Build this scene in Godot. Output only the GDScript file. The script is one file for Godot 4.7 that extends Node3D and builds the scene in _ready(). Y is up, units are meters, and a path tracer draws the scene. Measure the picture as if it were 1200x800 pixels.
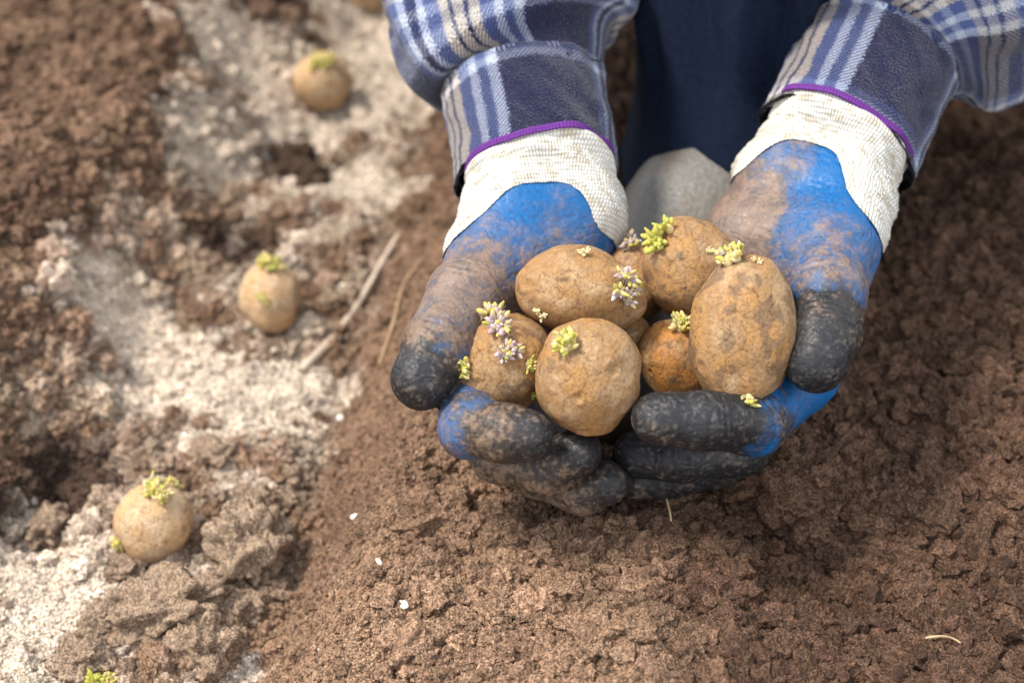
extends Node3D
# Seed potatoes held in two cupped, gloved hands above a planting trench. Units are metres, y is up.

var rng := RandomNumberGenerator.new()
var M := {}          # materials
var used := {}       # names taken at top level

# ---------------------------------------------------------------- small helpers
func ss(a: float, b: float, x: float) -> float:
	var t := clampf((x - a) / (b - a), 0.0, 1.0)
	return t * t * (3.0 - 2.0 * t)

func noise(seed_: int, size: float, octaves := 3, kind := FastNoiseLite.TYPE_SIMPLEX_SMOOTH) -> FastNoiseLite:
	var n := FastNoiseLite.new()
	n.seed = seed_
	n.noise_type = kind
	n.frequency = 1.0 / size
	n.fractal_type = FastNoiseLite.FRACTAL_FBM if octaves > 1 else FastNoiseLite.FRACTAL_NONE
	n.fractal_octaves = octaves
	return n

func cells(seed_: int, size: float, ret := FastNoiseLite.RETURN_DISTANCE) -> FastNoiseLite:
	var n := noise(seed_, size, 1, FastNoiseLite.TYPE_CELLULAR)
	n.cellular_return_type = ret
	n.cellular_distance_function = FastNoiseLite.DISTANCE_EUCLIDEAN
	n.cellular_jitter = 1.0
	return n

func srgb(r: float, g: float, b: float) -> Color:
	return Color(r / 255.0, g / 255.0, b / 255.0)

func lin(r: float, g: float, b: float) -> Color:
	return srgb(r, g, b).srgb_to_linear()

func numbered(called: String) -> String:
	var n: int = used.get(called, 0)
	used[called] = n + 1
	return called if n == 0 else "%s_%03d" % [called, n]

func tag(o: Node, label: String, category: String, group := "", kind := "") -> void:
	if label: o.set_meta("label", label)
	if category: o.set_meta("category", category)
	if group: o.set_meta("group", group)
	if kind: o.set_meta("kind", kind)

func put(mesh: Mesh, m: Material, called: String, parent: Node) -> MeshInstance3D:
	var o := MeshInstance3D.new()
	o.name = numbered(called) if parent == self else called
	o.mesh = mesh
	o.material_override = m
	parent.add_child(o, true)
	return o

func root_node(called: String, at: Vector3) -> Node3D:
	var o := Node3D.new()
	o.name = numbered(called)
	add_child(o)
	o.position = at
	return o

# a mesh being gathered
class Gather:
	var v := PackedVector3Array()
	var n := PackedVector3Array()
	var c := PackedColorArray()
	var uv := PackedVector2Array()
	var ix := PackedInt32Array()

	func normals() -> void:
		n.resize(v.size())
		n.fill(Vector3.ZERO)
		for t in range(0, ix.size(), 3):
			var a := ix[t]
			var b := ix[t + 1]
			var d := ix[t + 2]
			var w := (v[d] - v[a]).cross(v[b] - v[a])
			n[a] += w
			n[b] += w
			n[d] += w
		for i in n.size():
			n[i] = n[i].normalized()

	func mesh() -> ArrayMesh:
		if n.size() != v.size():
			normals()
		var arr := []
		arr.resize(Mesh.ARRAY_MAX)
		arr[Mesh.ARRAY_VERTEX] = v
		arr[Mesh.ARRAY_NORMAL] = n
		if c.size() == v.size(): arr[Mesh.ARRAY_COLOR] = c
		if uv.size() == v.size(): arr[Mesh.ARRAY_TEX_UV] = uv
		arr[Mesh.ARRAY_INDEX] = ix
		var m := ArrayMesh.new()
		m.add_surface_from_arrays(Mesh.PRIMITIVE_TRIANGLES, arr)
		return m

	# one quad a b / d e, seen from outside with the clockwise winding a b e d
	func quad(a: int, b: int, e: int, d: int) -> void:
		ix.append_array([a, b, e, a, e, d])

	# a tapered bud: rings along a slightly bent axis
	func bud(at: Vector3, dir: Vector3, length: float, width: float, c0: Color, c1: Color, bend: Vector3) -> void:
		var side := dir.cross(Vector3(0.31, 0.87, 0.37)).normalized()
		var up := side.cross(dir).normalized()
		var prof := [0.68, 1.0, 0.98, 0.78, 0.40]
		var first := v.size()
		for k in 5:
			var t := k / 4.0
			var p := at + dir * (length * t) + bend * (length * t * t)
			for j in 6:
				var a := TAU * j / 6.0
				v.append(p + (side * cos(a) + up * sin(a)) * (width * float(prof[k])))
				c.append(c0.lerp(c1, t))
		for k in 4:
			for j in 6:
				var j2 := (j + 1) % 6
				quad(first + k * 6 + j, first + (k + 1) * 6 + j, first + (k + 1) * 6 + j2, first + k * 6 + j2)
		var tip := v.size()
		v.append(at + dir * (length * 1.06) + bend * length)
		c.append(c1)
		for j in 6:
			ix.append_array([first + 24 + j, tip, first + 24 + (j + 1) % 6])

	# a thin hair: a three-sided spike
	func hair(at: Vector3, dir: Vector3, length: float, width: float, col: Color) -> void:
		var side := dir.cross(Vector3(0.5, 0.3, 0.81)).normalized() * width
		var up := side.cross(dir).normalized() * width
		var f := v.size()
		v.append_array([at + side, at - side * 0.5 + up * 0.87, at - side * 0.5 - up * 0.87, at + dir * length])
		for i in 4: c.append(col)
		ix.append_array([f, f + 3, f + 1, f + 1, f + 3, f + 2, f + 2, f + 3, f])

var ico_cache := {}
func ico(level: int) -> Gather:
	if ico_cache.has(level):
		return ico_cache[level]
	var g := Gather.new()
	if level == 0:
		var t := (1.0 + sqrt(5.0)) / 2.0
		for p in [Vector3(-1, t, 0), Vector3(1, t, 0), Vector3(-1, -t, 0), Vector3(1, -t, 0), Vector3(0, -1, t), Vector3(0, 1, t), Vector3(0, -1, -t), Vector3(0, 1, -t), Vector3(t, 0, -1), Vector3(t, 0, 1), Vector3(-t, 0, -1), Vector3(-t, 0, 1)]:
			g.v.append(p.normalized())
		var f := [0, 11, 5, 0, 5, 1, 0, 1, 7, 0, 7, 10, 0, 10, 11, 1, 5, 9, 5, 11, 4, 11, 10, 2, 10, 7, 6, 7, 1, 8, 3, 9, 4, 3, 4, 2, 3, 2, 6, 3, 6, 8, 3, 8, 9, 4, 9, 5, 2, 4, 11, 6, 2, 10, 8, 6, 7, 9, 8, 1]
		for i in range(0, f.size(), 3):
			g.ix.append_array([f[i], f[i + 2], f[i + 1]])
	else:
		var b := ico(level - 1)
		g.v = b.v.duplicate()
		var mids := {}
		var nv := b.v.size()
		for t in range(0, b.ix.size(), 3):
			var tri := [b.ix[t], b.ix[t + 1], b.ix[t + 2]]
			var mm := [0, 0, 0]
			for e in 3:
				var p: int = tri[e]
				var q: int = tri[(e + 1) % 3]
				var key := mini(p, q) * nv + maxi(p, q)
				if not mids.has(key):
					mids[key] = g.v.size()
					g.v.append((b.v[p] + b.v[q]).normalized())
				mm[e] = mids[key]
			g.ix.append_array([tri[0], mm[0], mm[2], mm[0], tri[1], mm[1], mm[2], mm[1], tri[2], mm[0], mm[1], mm[2]])
	ico_cache[level] = g
	return g

# ---------------------------------------------------------------- textures and materials
func grey(n: FastNoiseLite, size: int) -> PackedByteArray:
	var im := n.get_seamless_image(size, size, false, false, 0.12, true)
	im.convert(Image.FORMAT_L8)
	return im.get_data()

func tex_rgb(size: int, f: Callable) -> ImageTexture:
	var d := PackedByteArray()
	d.resize(size * size * 3)
	for i in size * size:
		var q: Color = f.call(i)
		d[i * 3] = clampi(int(q.r * 255.0), 0, 255)
		d[i * 3 + 1] = clampi(int(q.g * 255.0), 0, 255)
		d[i * 3 + 2] = clampi(int(q.b * 255.0), 0, 255)
	return ImageTexture.create_from_image(Image.create_from_data(size, size, false, Image.FORMAT_RGB8, d))

func tex_l(size: int, f: Callable) -> ImageTexture:
	var d := PackedByteArray()
	d.resize(size * size)
	for i in size * size:
		d[i] = clampi(int(float(f.call(i)) * 255.0), 0, 255)
	return ImageTexture.create_from_image(Image.create_from_data(size, size, false, Image.FORMAT_L8, d))

func make_mat(called: String, rough: float, spec := 0.5) -> StandardMaterial3D:
	var m := StandardMaterial3D.new()
	m.resource_name = called
	m.roughness = rough
	m.metallic_specular = spec
	m.cull_mode = BaseMaterial3D.CULL_DISABLED
	M[called] = m
	return m

func tri(m: StandardMaterial3D, tile: float, world: bool) -> void:
	m.uv1_triplanar = true
	m.uv1_world_triplanar = world
	m.uv1_scale = Vector3.ONE / tile
	m.uv1_triplanar_sharpness = 4.0

func bump(m: StandardMaterial3D, t: Texture2D, cm: float) -> void:
	m.heightmap_enabled = true
	m.heightmap_texture = t
	m.heightmap_scale = cm

func materials() -> void:
	var s := 512
	# --- soil: sand grains, dark humus flecks
	var g1 := grey(noise(11, 7.0, 3), s)
	var g2 := grey(cells(12, 6.0), s)
	var g3 := grey(noise(13, 60.0, 4), s)
	var g4 := grey(noise(14, 2.6, 2), s)
	var g5 := grey(cells(15, 3.6, FastNoiseLite.RETURN_CELL_VALUE), s)
	var r := RandomNumberGenerator.new()
	r.seed = 5
	var spk := PackedFloat32Array()
	spk.resize(s * s)
	for i in s * s:
		spk[i] = r.randf()
	var soil_c := tex_rgb(s, func(i: int) -> Color:
		var v := 0.80 + 0.34 * (g1[i] / 255.0 - 0.5) + 0.20 * (g4[i] / 255.0 - 0.5) + 0.16 * (g3[i] / 255.0 - 0.5) + 0.58 * (g5[i] / 255.0 - 0.5)
		var q := Color(v, v * 0.985, v * 0.965)
		if spk[i] > 0.984: q = q.lerp(Color(1.0, 0.97, 0.92), 0.75)
		elif spk[i] > 0.972: q = q.lerp(Color(0.96, 0.78, 0.60), 0.6)
		elif spk[i] < 0.05: q = q * 0.55
		return q)
	var soil_h := tex_l(s, func(i: int) -> float: return 0.34 * (1.0 - g2[i] / 255.0) + 0.26 * g1[i] / 255.0 + 0.15 * g4[i] / 255.0 + 0.25 * g5[i] / 255.0)
	var m := make_mat("soil", 0.95, 0.25)
	m.vertex_color_use_as_albedo = true
	m.albedo_texture = soil_c
	tri(m, 0.11, true)
	bump(m, soil_h, 0.16)
	m = make_mat("crumb", 0.95, 0.25)
	m.vertex_color_use_as_albedo = true
	m.albedo_texture = soil_c
	tri(m, 0.11, true)
	bump(m, soil_h, 0.12)

	# --- potato skin: netting, fine cracks, lenticels
	var p1 := grey(noise(21, 26.0, 5), s)
	var cr := cells(22, 74.0, FastNoiseLite.RETURN_DISTANCE2_SUB)
	cr.domain_warp_enabled = true
	cr.domain_warp_amplitude = 34.0
	cr.domain_warp_frequency = 0.045
	var p2 := grey(cr, s)
	var p3 := grey(noise(23, 70.0, 3), s)
	var p4 := grey(noise(24, 4.0, 2), s)
	var p5 := grey(cells(25, 20.0), s)
	var crack := func(i: int) -> float:
		var e := clampf(1.0 - (p2[i] / 255.0) / 0.085, 0.0, 1.0)
		return e * clampf((p3[i] / 255.0 - 0.46) * 5.0, 0.0, 1.0)
	var skin_c := tex_rgb(s, func(i: int) -> Color:
		var v := 0.86 + 0.24 * (p1[i] / 255.0 - 0.5) + 0.12 * (p4[i] / 255.0 - 0.5)
		var q := Color(v, v * 0.99, v * 0.97)
		q = q.lerp(Color(0.50, 0.40, 0.31), 0.46 * float(crack.call(i)))
		if p5[i] < 26: q = q.lerp(Color(0.56, 0.43, 0.30), 0.6)
		if spk[i] > 0.992: q = q * 0.72
		return q)
	var skin_h := tex_l(s, func(i: int) -> float: return clampf(0.55 + 0.30 * (p1[i] / 255.0 - 0.5) + 0.16 * (p4[i] / 255.0 - 0.5) - 0.40 * float(crack.call(i)), 0.0, 1.0))
	m = make_mat("potato_skin", 0.68, 0.38)
	m.vertex_color_use_as_albedo = true
	m.albedo_texture = skin_c
	tri(m, 0.052, false)
	bump(m, skin_h, 0.07)

	m = make_mat("sprout", 0.55, 0.4)
	m.vertex_color_use_as_albedo = true
	m.subsurf_scatter_enabled = true
	m.subsurf_scatter_strength = 0.12

	# --- coated glove rubber: crinkles and rubbed dust
	var w1 := grey(noise(31, 16.0, 4), s)
	var wc := cells(32, 26.0, FastNoiseLite.RETURN_DISTANCE2_SUB)
	wc.domain_warp_enabled = true
	wc.domain_warp_amplitude = 16.0
	wc.domain_warp_frequency = 0.05
	var w2 := grey(wc, s)
	var w3 := grey(noise(33, 3.0, 2), s)
	var rub_c := tex_rgb(s, func(i: int) -> Color:
		var v := 0.86 + 0.22 * (w1[i] / 255.0 - 0.5) + 0.16 * (w3[i] / 255.0 - 0.5)
		return Color(v, v * 0.99, v * 0.98))
	var rub_h := tex_l(s, func(i: int) -> float: return 0.20 * clampf((w2[i] / 255.0) / 0.18, 0.0, 1.0) + 0.50 * w1[i] / 255.0 + 0.30 * w3[i] / 255.0)
	var rub_r := tex_l(s, func(i: int) -> float: return 0.60 + 0.55 * (w1[i] / 255.0 - 0.5) + 0.2 * (w3[i] / 255.0 - 0.5))
	m = make_mat("glove_rubber", 0.92, 0.45)
	m.vertex_color_use_as_albedo = true
	m.albedo_texture = rub_c
	m.roughness_texture = rub_r
	tri(m, 0.075, false)
	bump(m, rub_h, 0.024)

	# --- knitted cuff: rows of small loops
	var k := 256
	var kn := grey(noise(41, 40.0, 3), k)
	var knit := func(i: int) -> float:
		var x := float(i % k) / k * 16.0
		var y := float(i / k) / k * 16.0
		var a := absf(sin(x * PI))
		var b := absf(sin((y + 0.12 * sin(x * TAU)) * PI))
		return pow(a, 0.6) * pow(b, 0.5)
	var knit_c := tex_rgb(k, func(i: int) -> Color:
		var v := 0.76 + 0.24 * float(knit.call(i))
		var d := 1.0 + 0.10 * (kn[i] / 255.0 - 0.5)
		return Color(v * d, v * d * 0.993, v * d * 0.975))
	m = make_mat("white_knit", 0.9, 0.3)
	m.vertex_color_use_as_albedo = true
	m.albedo_texture = knit_c
	bump(m, tex_l(k, knit), 0.06)
	m = make_mat("purple_trim", 0.85, 0.3)
	m.albedo_color = srgb(112, 58, 146)
	m.albedo_texture = knit_c
	bump(m, tex_l(k, knit), 0.05)

	# --- brushed flannel plaid, woven of warp and weft stripes
	var navy := Color(0.105, 0.115, 0.260)
	var mid := Color(0.33, 0.39, 0.60)
	var pale := Color(0.84, 0.87, 0.94)
	var cream := Color(0.95, 0.87, 0.76)
	var bands := [[0.40, navy], [0.445, pale], [0.49, mid], [0.53, pale], [0.59, mid], [0.64, cream], [0.66, navy], [0.71, cream], [0.73, navy], [0.785, cream], [0.85, mid], [0.885, pale], [0.925, navy], [0.96, pale], [1.01, mid]]
	var stripe := PackedColorArray()
	stripe.resize(s)
	for i in s:
		var u := float(i) / s
		for b in bands:
			if u < float(b[0]):
				stripe[i] = b[1]
				break
	var f1 := grey(noise(51, 5.0, 3), s)
	var f2 := grey(noise(52, 2.4, 2), s)
	var plaid_c := tex_rgb(s, func(i: int) -> Color:
		var wob := int((f1[i] / 255.0 - 0.5) * 18.0)
		var x := posmod(i % s + wob, s)
		var y := posmod(i / s + wob, s)
		var over := 1.0 if posmod((i % s) + (i / s), 10) < 5 else 0.0
		over = lerpf(over, 0.5, 0.5) * 0.78
		var q := stripe[x].lerp(stripe[y], over)
		var v := 0.88 + 0.50 * (f1[i] / 255.0 - 0.5) + 0.46 * (f2[i] / 255.0 - 0.5)
		return Color(q.r * v * 0.90, q.g * v * 0.90, q.b * v * 0.90))
	m = make_mat("flannel", 0.95, 0.2)
	m.albedo_texture = plaid_c
	m.rim_enabled = true
	m.rim = 0.5
	m.rim_tint = 0.3
	bump(m, tex_l(s, func(i: int) -> float: return 0.6 * f1[i] / 255.0 + 0.4 * f2[i] / 255.0), 0.2)

	# --- dark denim twill
	var denim_c := tex_rgb(s, func(i: int) -> Color:
		var tw := 0.5 + 0.5 * sin(float((i % s) + (i / s)) * TAU / 8.0)
		var v := 0.8 + 0.25 * tw + 0.3 * (f2[i] / 255.0 - 0.5) + 0.35 * (g3[i] / 255.0 - 0.5)
		return Color(0.090 * v, 0.132 * v, 0.215 * v))
	m = make_mat("denim", 0.9, 0.25)
	m.albedo_texture = denim_c
	bump(m, tex_l(s, func(i: int) -> float: return 0.5 + 0.3 * sin(float((i % s) + (i / s)) * TAU / 8.0)), 0.04)

	m = make_mat("boot_rubber", 0.42, 0.5)
	m.vertex_color_use_as_albedo = true
	m.albedo_texture = rub_c
	tri(m, 0.12, false)
	bump(m, rub_h, 0.05)

	m = make_mat("dry_stalk", 0.85, 0.3)
	m.vertex_color_use_as_albedo = true
	m = make_mat("pellet", 0.6, 0.4)
	m.albedo_color = srgb(236, 230, 218)
	m = make_mat("skin", 0.6, 0.4)
	m.albedo_color = srgb(205, 160, 135)

# ---------------------------------------------------------------- ground
const STEP := 0.0016
const GX0 := -0.43
const GZ0 := -0.74
var nx := 0
var nz := 0
var out_x := 0
var out_z := 0
var heights := PackedFloat32Array()
var gx := PackedFloat32Array()
var gz := PackedFloat32Array()
var n_edge: FastNoiseLite
var n_big: FastNoiseLite
var n_mid: FastNoiseLite
var n_clod: FastNoiseLite
var n_clod2: FastNoiseLite
var n_fine: FastNoiseLite
var n_mask: FastNoiseLite
var n_ash: FastNoiseLite
var n_wet: FastNoiseLite
var n_dust: FastNoiseLite
var n_streak: FastNoiseLite
var pits := [Vector3(-0.1448, -0.0600, -0.3616), Vector3(-0.2427, -0.0500, -0.0611), Vector3(-0.1762, -0.0600, -0.2674), Vector3(-0.2642, -0.0500, -0.0269)]
var drifts := [[Vector3(-0.2276, -0.0500, -0.1804), 0.040], [Vector3(-0.1906, -0.0550, -0.1437), 0.045], [Vector3(-0.1537, -0.0550, -0.1214), 0.042], [Vector3(-0.1253, -0.0550, -0.1325), 0.032], [Vector3(-0.1827, -0.0550, -0.4313), 0.050], [Vector3(-0.1439, -0.0550, -0.3895), 0.035], [Vector3(-0.1008, -0.0550, -0.4421), 0.060], [Vector3(-0.0990, -0.0550, -0.5211), 0.070], [Vector3(-0.1925, -0.0550, -0.3351), 0.035], [Vector3(-0.1007, -0.0550, -0.3399), 0.036], [Vector3(-0.2543, -0.0450, 0.0094), 0.040], [Vector3(-0.2305, -0.0500, 0.0605), 0.055], [Vector3(-0.2099, -0.0500, 0.0287), 0.030], [Vector3(-0.2428, -0.0500, 0.0854), 0.05], [Vector3(-0.1372, -0.0500, 0.0745), 0.018]]

func axis(lo: float, hi: float) -> Array:
	var a := PackedFloat32Array()
	var far := []
	var d := STEP * 2.0
	var q := 0.0
	while q < 400.0:
		q += d
		d *= 1.32
		far.append(q)
	for i in far.size():
		a.append(lo - float(far[far.size() - 1 - i]))
	var count := int(round((hi - lo) / STEP))
	for i in count + 1:
		a.append(lo + i * STEP)
	for f in far:
		a.append(hi + float(f))
	return [a, far.size()]

func row_coord(x: float, z: float) -> float:
	return x + 0.135 * z

func bank_line(z: float) -> float:
	return clampf(-0.302 + 0.155 * (-0.118 - z), -0.33, -0.235)

func bell(x: float, z: float, cx: float, cz: float, r: float) -> float:
	return exp(-((x - cx) * (x - cx) + (z - cz) * (z - cz)) / (r * r))

func roughness_at(x: float, z: float, s: float) -> float:
	# how cloddy the soil is: crumbly in the trench and to the right, raked smooth on the bank
	var k := 0.55 + 0.5 * n_mask.get_noise_2d(x, z)
	k += 0.55 * ss(0.02, 0.12, s)
	k += 0.35 * ss(-0.13, -0.17, s)
	k -= 0.65 * ss(0.3, 0.75, ash_at(x, z))
	k -= 0.62 * ss(-0.125, -0.105, s) * ss(-0.015, -0.055, s)
	k += 0.5 * bell(x, z, 0.03, 0.03, 0.06)
	return clampf(k, 0.12, 1.4)

func land(x: float, z: float) -> float:
	var big := n_big.get_noise_2d(x, z)
	var s := row_coord(x, z) + 0.012 * n_edge.get_noise_2d(x, z)
	var h := 0.008 * ss(-0.05, 0.10, s)
	h = lerpf(h, -0.056, ss(-0.046, -0.117, s))
	h -= 0.006 * exp(-pow((s + 0.121) / 0.008, 2.0))
	h += 0.005 * exp(-pow((s + 0.104) / 0.006, 2.0)) * ss(-0.3, 0.3, n_big.get_noise_2d(x * 0.5 + 4.0, z * 0.5))
	var bank := bank_line(z)
	h += 0.074 * ss(bank + 0.065, bank - 0.035, s)
	for p in pits:
		h -= 0.017 * bell(x, z, p.x, p.z, 0.026)
	h -= 0.022 * bell(x, z, 0.145, 0.07, 0.045)
	h -= 0.012 * bell(x, z, 0.22, 0.12, 0.06)
	h += 0.016 * bell(x, z, 0.135, -0.005, 0.030)
	h -= 0.010 * bell(x, z, 0.07, 0.0, 0.05)
	h += 0.010 * bell(x, z, 0.05, 0.12, 0.06)
	var far := maxf(absf(x) - 0.6, absf(z) - 0.9)
	if far > 0.0:
		var rows := 0.035 * sin((s + 0.19) * TAU / 0.62 - PI / 2.0)
		return lerpf(h, rows, ss(0.0, 0.5, far)) + 0.01 * big
	var k := roughness_at(x, z, s)
	var wall := ss(-0.125, -0.105, s) * ss(-0.030, -0.055, s)
	h += wall * 0.0022 * n_streak.get_noise_2d((x + 0.135 * z) * 1.0, z * 0.12)
	h += 0.0075 * big * (1.0 - 0.5 * wall) + 0.0042 * n_mid.get_noise_2d(x, z) * (0.5 + 0.5 * k)
	var c1 := clampf(-n_clod.get_noise_2d(x, z), -0.2, 1.0)
	var c2 := clampf(-n_clod2.get_noise_2d(x, z), -0.3, 1.0)
	h += k * (0.0019 * c1 * ss(-0.1, 0.35, n_mid.get_noise_2d(x + 3.0, z)) + 0.0012 * c2)
	h += (0.0007 + 0.0009 * k) * n_fine.get_noise_2d(x, z)
	return h

func ash_at(x: float, z: float) -> float:
	var w := 0.42 * exp(-pow((row_coord(x, z) + 0.175) / 0.05, 2.0))
	for d in drifts:
		var c: Vector3 = d[0]
		var r: float = d[1]
		var q := ((x - c.x) * (x - c.x) + (z - c.z) * (z - c.z)) / (r * r)
		if q < 5.0: w = maxf(w, exp(-q))
	return w

func soil_color(x: float, z: float) -> Color:
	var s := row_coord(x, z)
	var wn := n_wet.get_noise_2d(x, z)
	var dry := 0.62 + 0.50 * wn - 0.22 * ss(bank_line(z) + 0.02, bank_line(z) - 0.02, s)  # random tone, with a darker step over the left bank
	dry -= 0.80 * ss(0.00, 0.11, s - 0.35 * (z - 0.05))  # darkens the right side: damp soil plus the person's shade painted into the colour
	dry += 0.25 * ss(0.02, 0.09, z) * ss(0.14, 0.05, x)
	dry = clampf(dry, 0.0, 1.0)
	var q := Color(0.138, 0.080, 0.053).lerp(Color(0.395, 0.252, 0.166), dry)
	if x < 0.05 and s < -0.09 and z > -1.2:
		var dn := n_dust.get_noise_2d(x, z)
		var an := n_ash.get_noise_2d(x, z)
		var bed := ss(-0.104, -0.124, s + 0.010 * dn) * ss(bank_line(z) - 0.015, bank_line(z) + 0.035, s + 0.04 * an)
		q = q.lerp(Color(0.475, 0.362, 0.270), bed * ss(-0.35, 0.25, an + 0.5 * dn))
		for p in pits:
			q = q.lerp(Color(0.105, 0.068, 0.050), ss(0.42, 0.58, bell(x, z, p.x, p.z, 0.030) + 0.35 * dn + 0.15 * an))
		q = q.lerp(Color(0.88, 0.745, 0.61), ss(0.24, 0.62, ash_at(x, z) * 0.85 + 0.42 * an + 0.42 * dn))
	return q

func ground_at(x: float, z: float) -> float:
	var fx := clampf((x - GX0) / STEP, 0.0, nx - 2.0)
	var fz := clampf((z - GZ0) / STEP, 0.0, nz - 2.0)
	var i := int(fx)
	var j := int(fz)
	var w := gx.size()
	var at := (j + out_z) * w + i + out_x
	var u := fx - i
	var t := fz - j
	return lerpf(lerpf(heights[at], heights[at + 1], u), lerpf(heights[at + w], heights[at + w + 1], u), t)

func ground() -> void:
	n_edge = noise(101, 0.11, 3)
	n_big = noise(102, 0.075, 3)
	n_mid = noise(103, 0.022, 3)
	n_clod = cells(104, 0.019)
	n_clod.domain_warp_enabled = true
	n_clod.domain_warp_amplitude = 0.006
	n_clod.domain_warp_frequency = 90.0
	n_clod2 = cells(105, 0.0085)
	n_fine = noise(106, 0.0085, 3)
	n_mask = noise(107, 0.06, 2)
	n_ash = noise(108, 0.055, 4)
	n_wet = noise(109, 0.09, 4)
	n_dust = noise(110, 0.010, 4)
	n_streak = noise(111, 0.012, 3)
	var ax := axis(GX0, 0.43)
	var az := axis(GZ0, 0.20)
	gx = ax[0]
	gz = az[0]
	out_x = ax[1]
	out_z = az[1]
	nx = gx.size() - 2 * out_x
	nz = gz.size() - 2 * out_z
	var w := gx.size()
	var d := gz.size()
	heights.resize(w * d)
	var g := Gather.new()
	g.v.resize(w * d)
	g.c.resize(w * d)
	var k := 0
	for j in d:
		var z := gz[j]
		for i in w:
			var x := gx[i]
			var h := land(x, z)
			heights[k] = h
			g.v[k] = Vector3(x, h, z)
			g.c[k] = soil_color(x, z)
			k += 1
	g.n.resize(w * d)
	for j in d:
		for i in w:
			var i0 := maxi(i - 1, 0)
			var i1 := mini(i + 1, w - 1)
			var j0 := maxi(j - 1, 0)
			var j1 := mini(j + 1, d - 1)
			var sx := (heights[j * w + i1] - heights[j * w + i0]) / (gx[i1] - gx[i0])
			var sz := (heights[j1 * w + i] - heights[j0 * w + i]) / (gz[j1] - gz[j0])
			g.n[j * w + i] = Vector3(-sx, 1.0, -sz).normalized()
	g.ix.resize((w - 1) * (d - 1) * 6)
	k = 0
	for j in d - 1:
		for i in w - 1:
			var a := j * w + i
			g.ix[k] = a
			g.ix[k + 1] = a + 1
			g.ix[k + 2] = a + w + 1
			g.ix[k + 3] = a
			g.ix[k + 4] = a + w + 1
			g.ix[k + 5] = a + w
			k += 6
	var o := put(g.mesh(), M.soil, "ground", self)
	o.set_meta("kind", "structure")
	o.set_meta("label", "brown crumbly soil with a planting trench dusted pale")

func clod_mesh(seed_: int, level: int, jag: float) -> Gather:
	var b := ico(level)
	var n := noise(seed_, 0.9, 4)
	var c := cells(seed_ + 7, 0.75)
	var g := Gather.new()
	g.ix = b.ix
	for p in b.v:
		var q := p
		var r := 1.0 + jag * n.get_noise_3dv(p) - 0.30 * jag * c.get_noise_3dv(p)
		g.v.append(q * maxf(r, 0.35))
	g.normals()
	return g

func crumbs() -> void:
	var per := 46000
	for kind in 5:
		var base := clod_mesh(300 + kind * 11, [1, 1, 1, 2, 0][kind], 0.95)
		var mm := MultiMesh.new()
		mm.transform_format = MultiMesh.TRANSFORM_3D
		mm.use_colors = true
		var flat := Gather.new()
		for q in base.ix:
			flat.ix.append(flat.v.size())
			flat.v.append(base.v[q])
		base = flat
		base.c.resize(base.v.size())
		base.c.fill(Color.WHITE)
		mm.mesh = base.mesh()
		var where := []
		var cols := []
		var tries := 0
		var want := per if kind < 4 else 90000
		while where.size() < want and tries < want * 8:
			tries += 1
			var z := rng.randf_range(-0.62, 0.17)
			var half := 0.30 + 0.30 * (0.17 - z) * 0.5
			var x := rng.randf_range(-half, half)
			var s := row_coord(x, z)
			var k := roughness_at(x, z, s)
			if kind < 4 and ash_at(x, z) > 0.42 and rng.randf() < 0.7:
				continue
			if kind < 4 and rng.randf() > k * 0.9:
				continue
			var size := 0.0006 + 0.0024 * pow(rng.randf(), 3.0) * (0.5 + k)
			if kind == 3:
				size = 0.0010 + 0.0042 * pow(rng.randf(), 4.0) * (0.5 + k)
				if rng.randf() < 0.45: continue
			if kind == 4:
				size = rng.randf_range(0.0004, 0.0009)
			var b := Basis.from_euler(Vector3(rng.randf() * TAU, rng.randf() * TAU, rng.randf() * TAU)).scaled(Vector3(size, size * rng.randf_range(0.6, 0.95), size))
			where.append(Transform3D(b, Vector3(x, ground_at(x, z) + size * 0.5, z)))
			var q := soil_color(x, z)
			var v := rng.randf_range(0.66, 1.30) if kind < 4 else rng.randf_range(0.55, 1.75)
			q = Color(q.r * v, q.g * v * rng.randf_range(0.97, 1.02), q.b * v)
			if kind == 4 and rng.randf() < 0.03: q = Color(0.55, 0.47, 0.38)
			elif kind == 4 and rng.randf() < 0.02: q = Color(0.42, 0.20, 0.10)
			cols.append(q)
		mm.instance_count = where.size()
		for i in where.size():
			mm.set_instance_transform(i, where[i])
			mm.set_instance_color(i, cols[i])
		var o := MultiMeshInstance3D.new()
		o.name = numbered("soil_crumbs")
		o.multimesh = mm
		o.material_override = M.crumb
		add_child(o)
		tag(o, "loose crumbs of brown soil scattered over the bed", "soil", "loose soil", "stuff")

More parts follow.
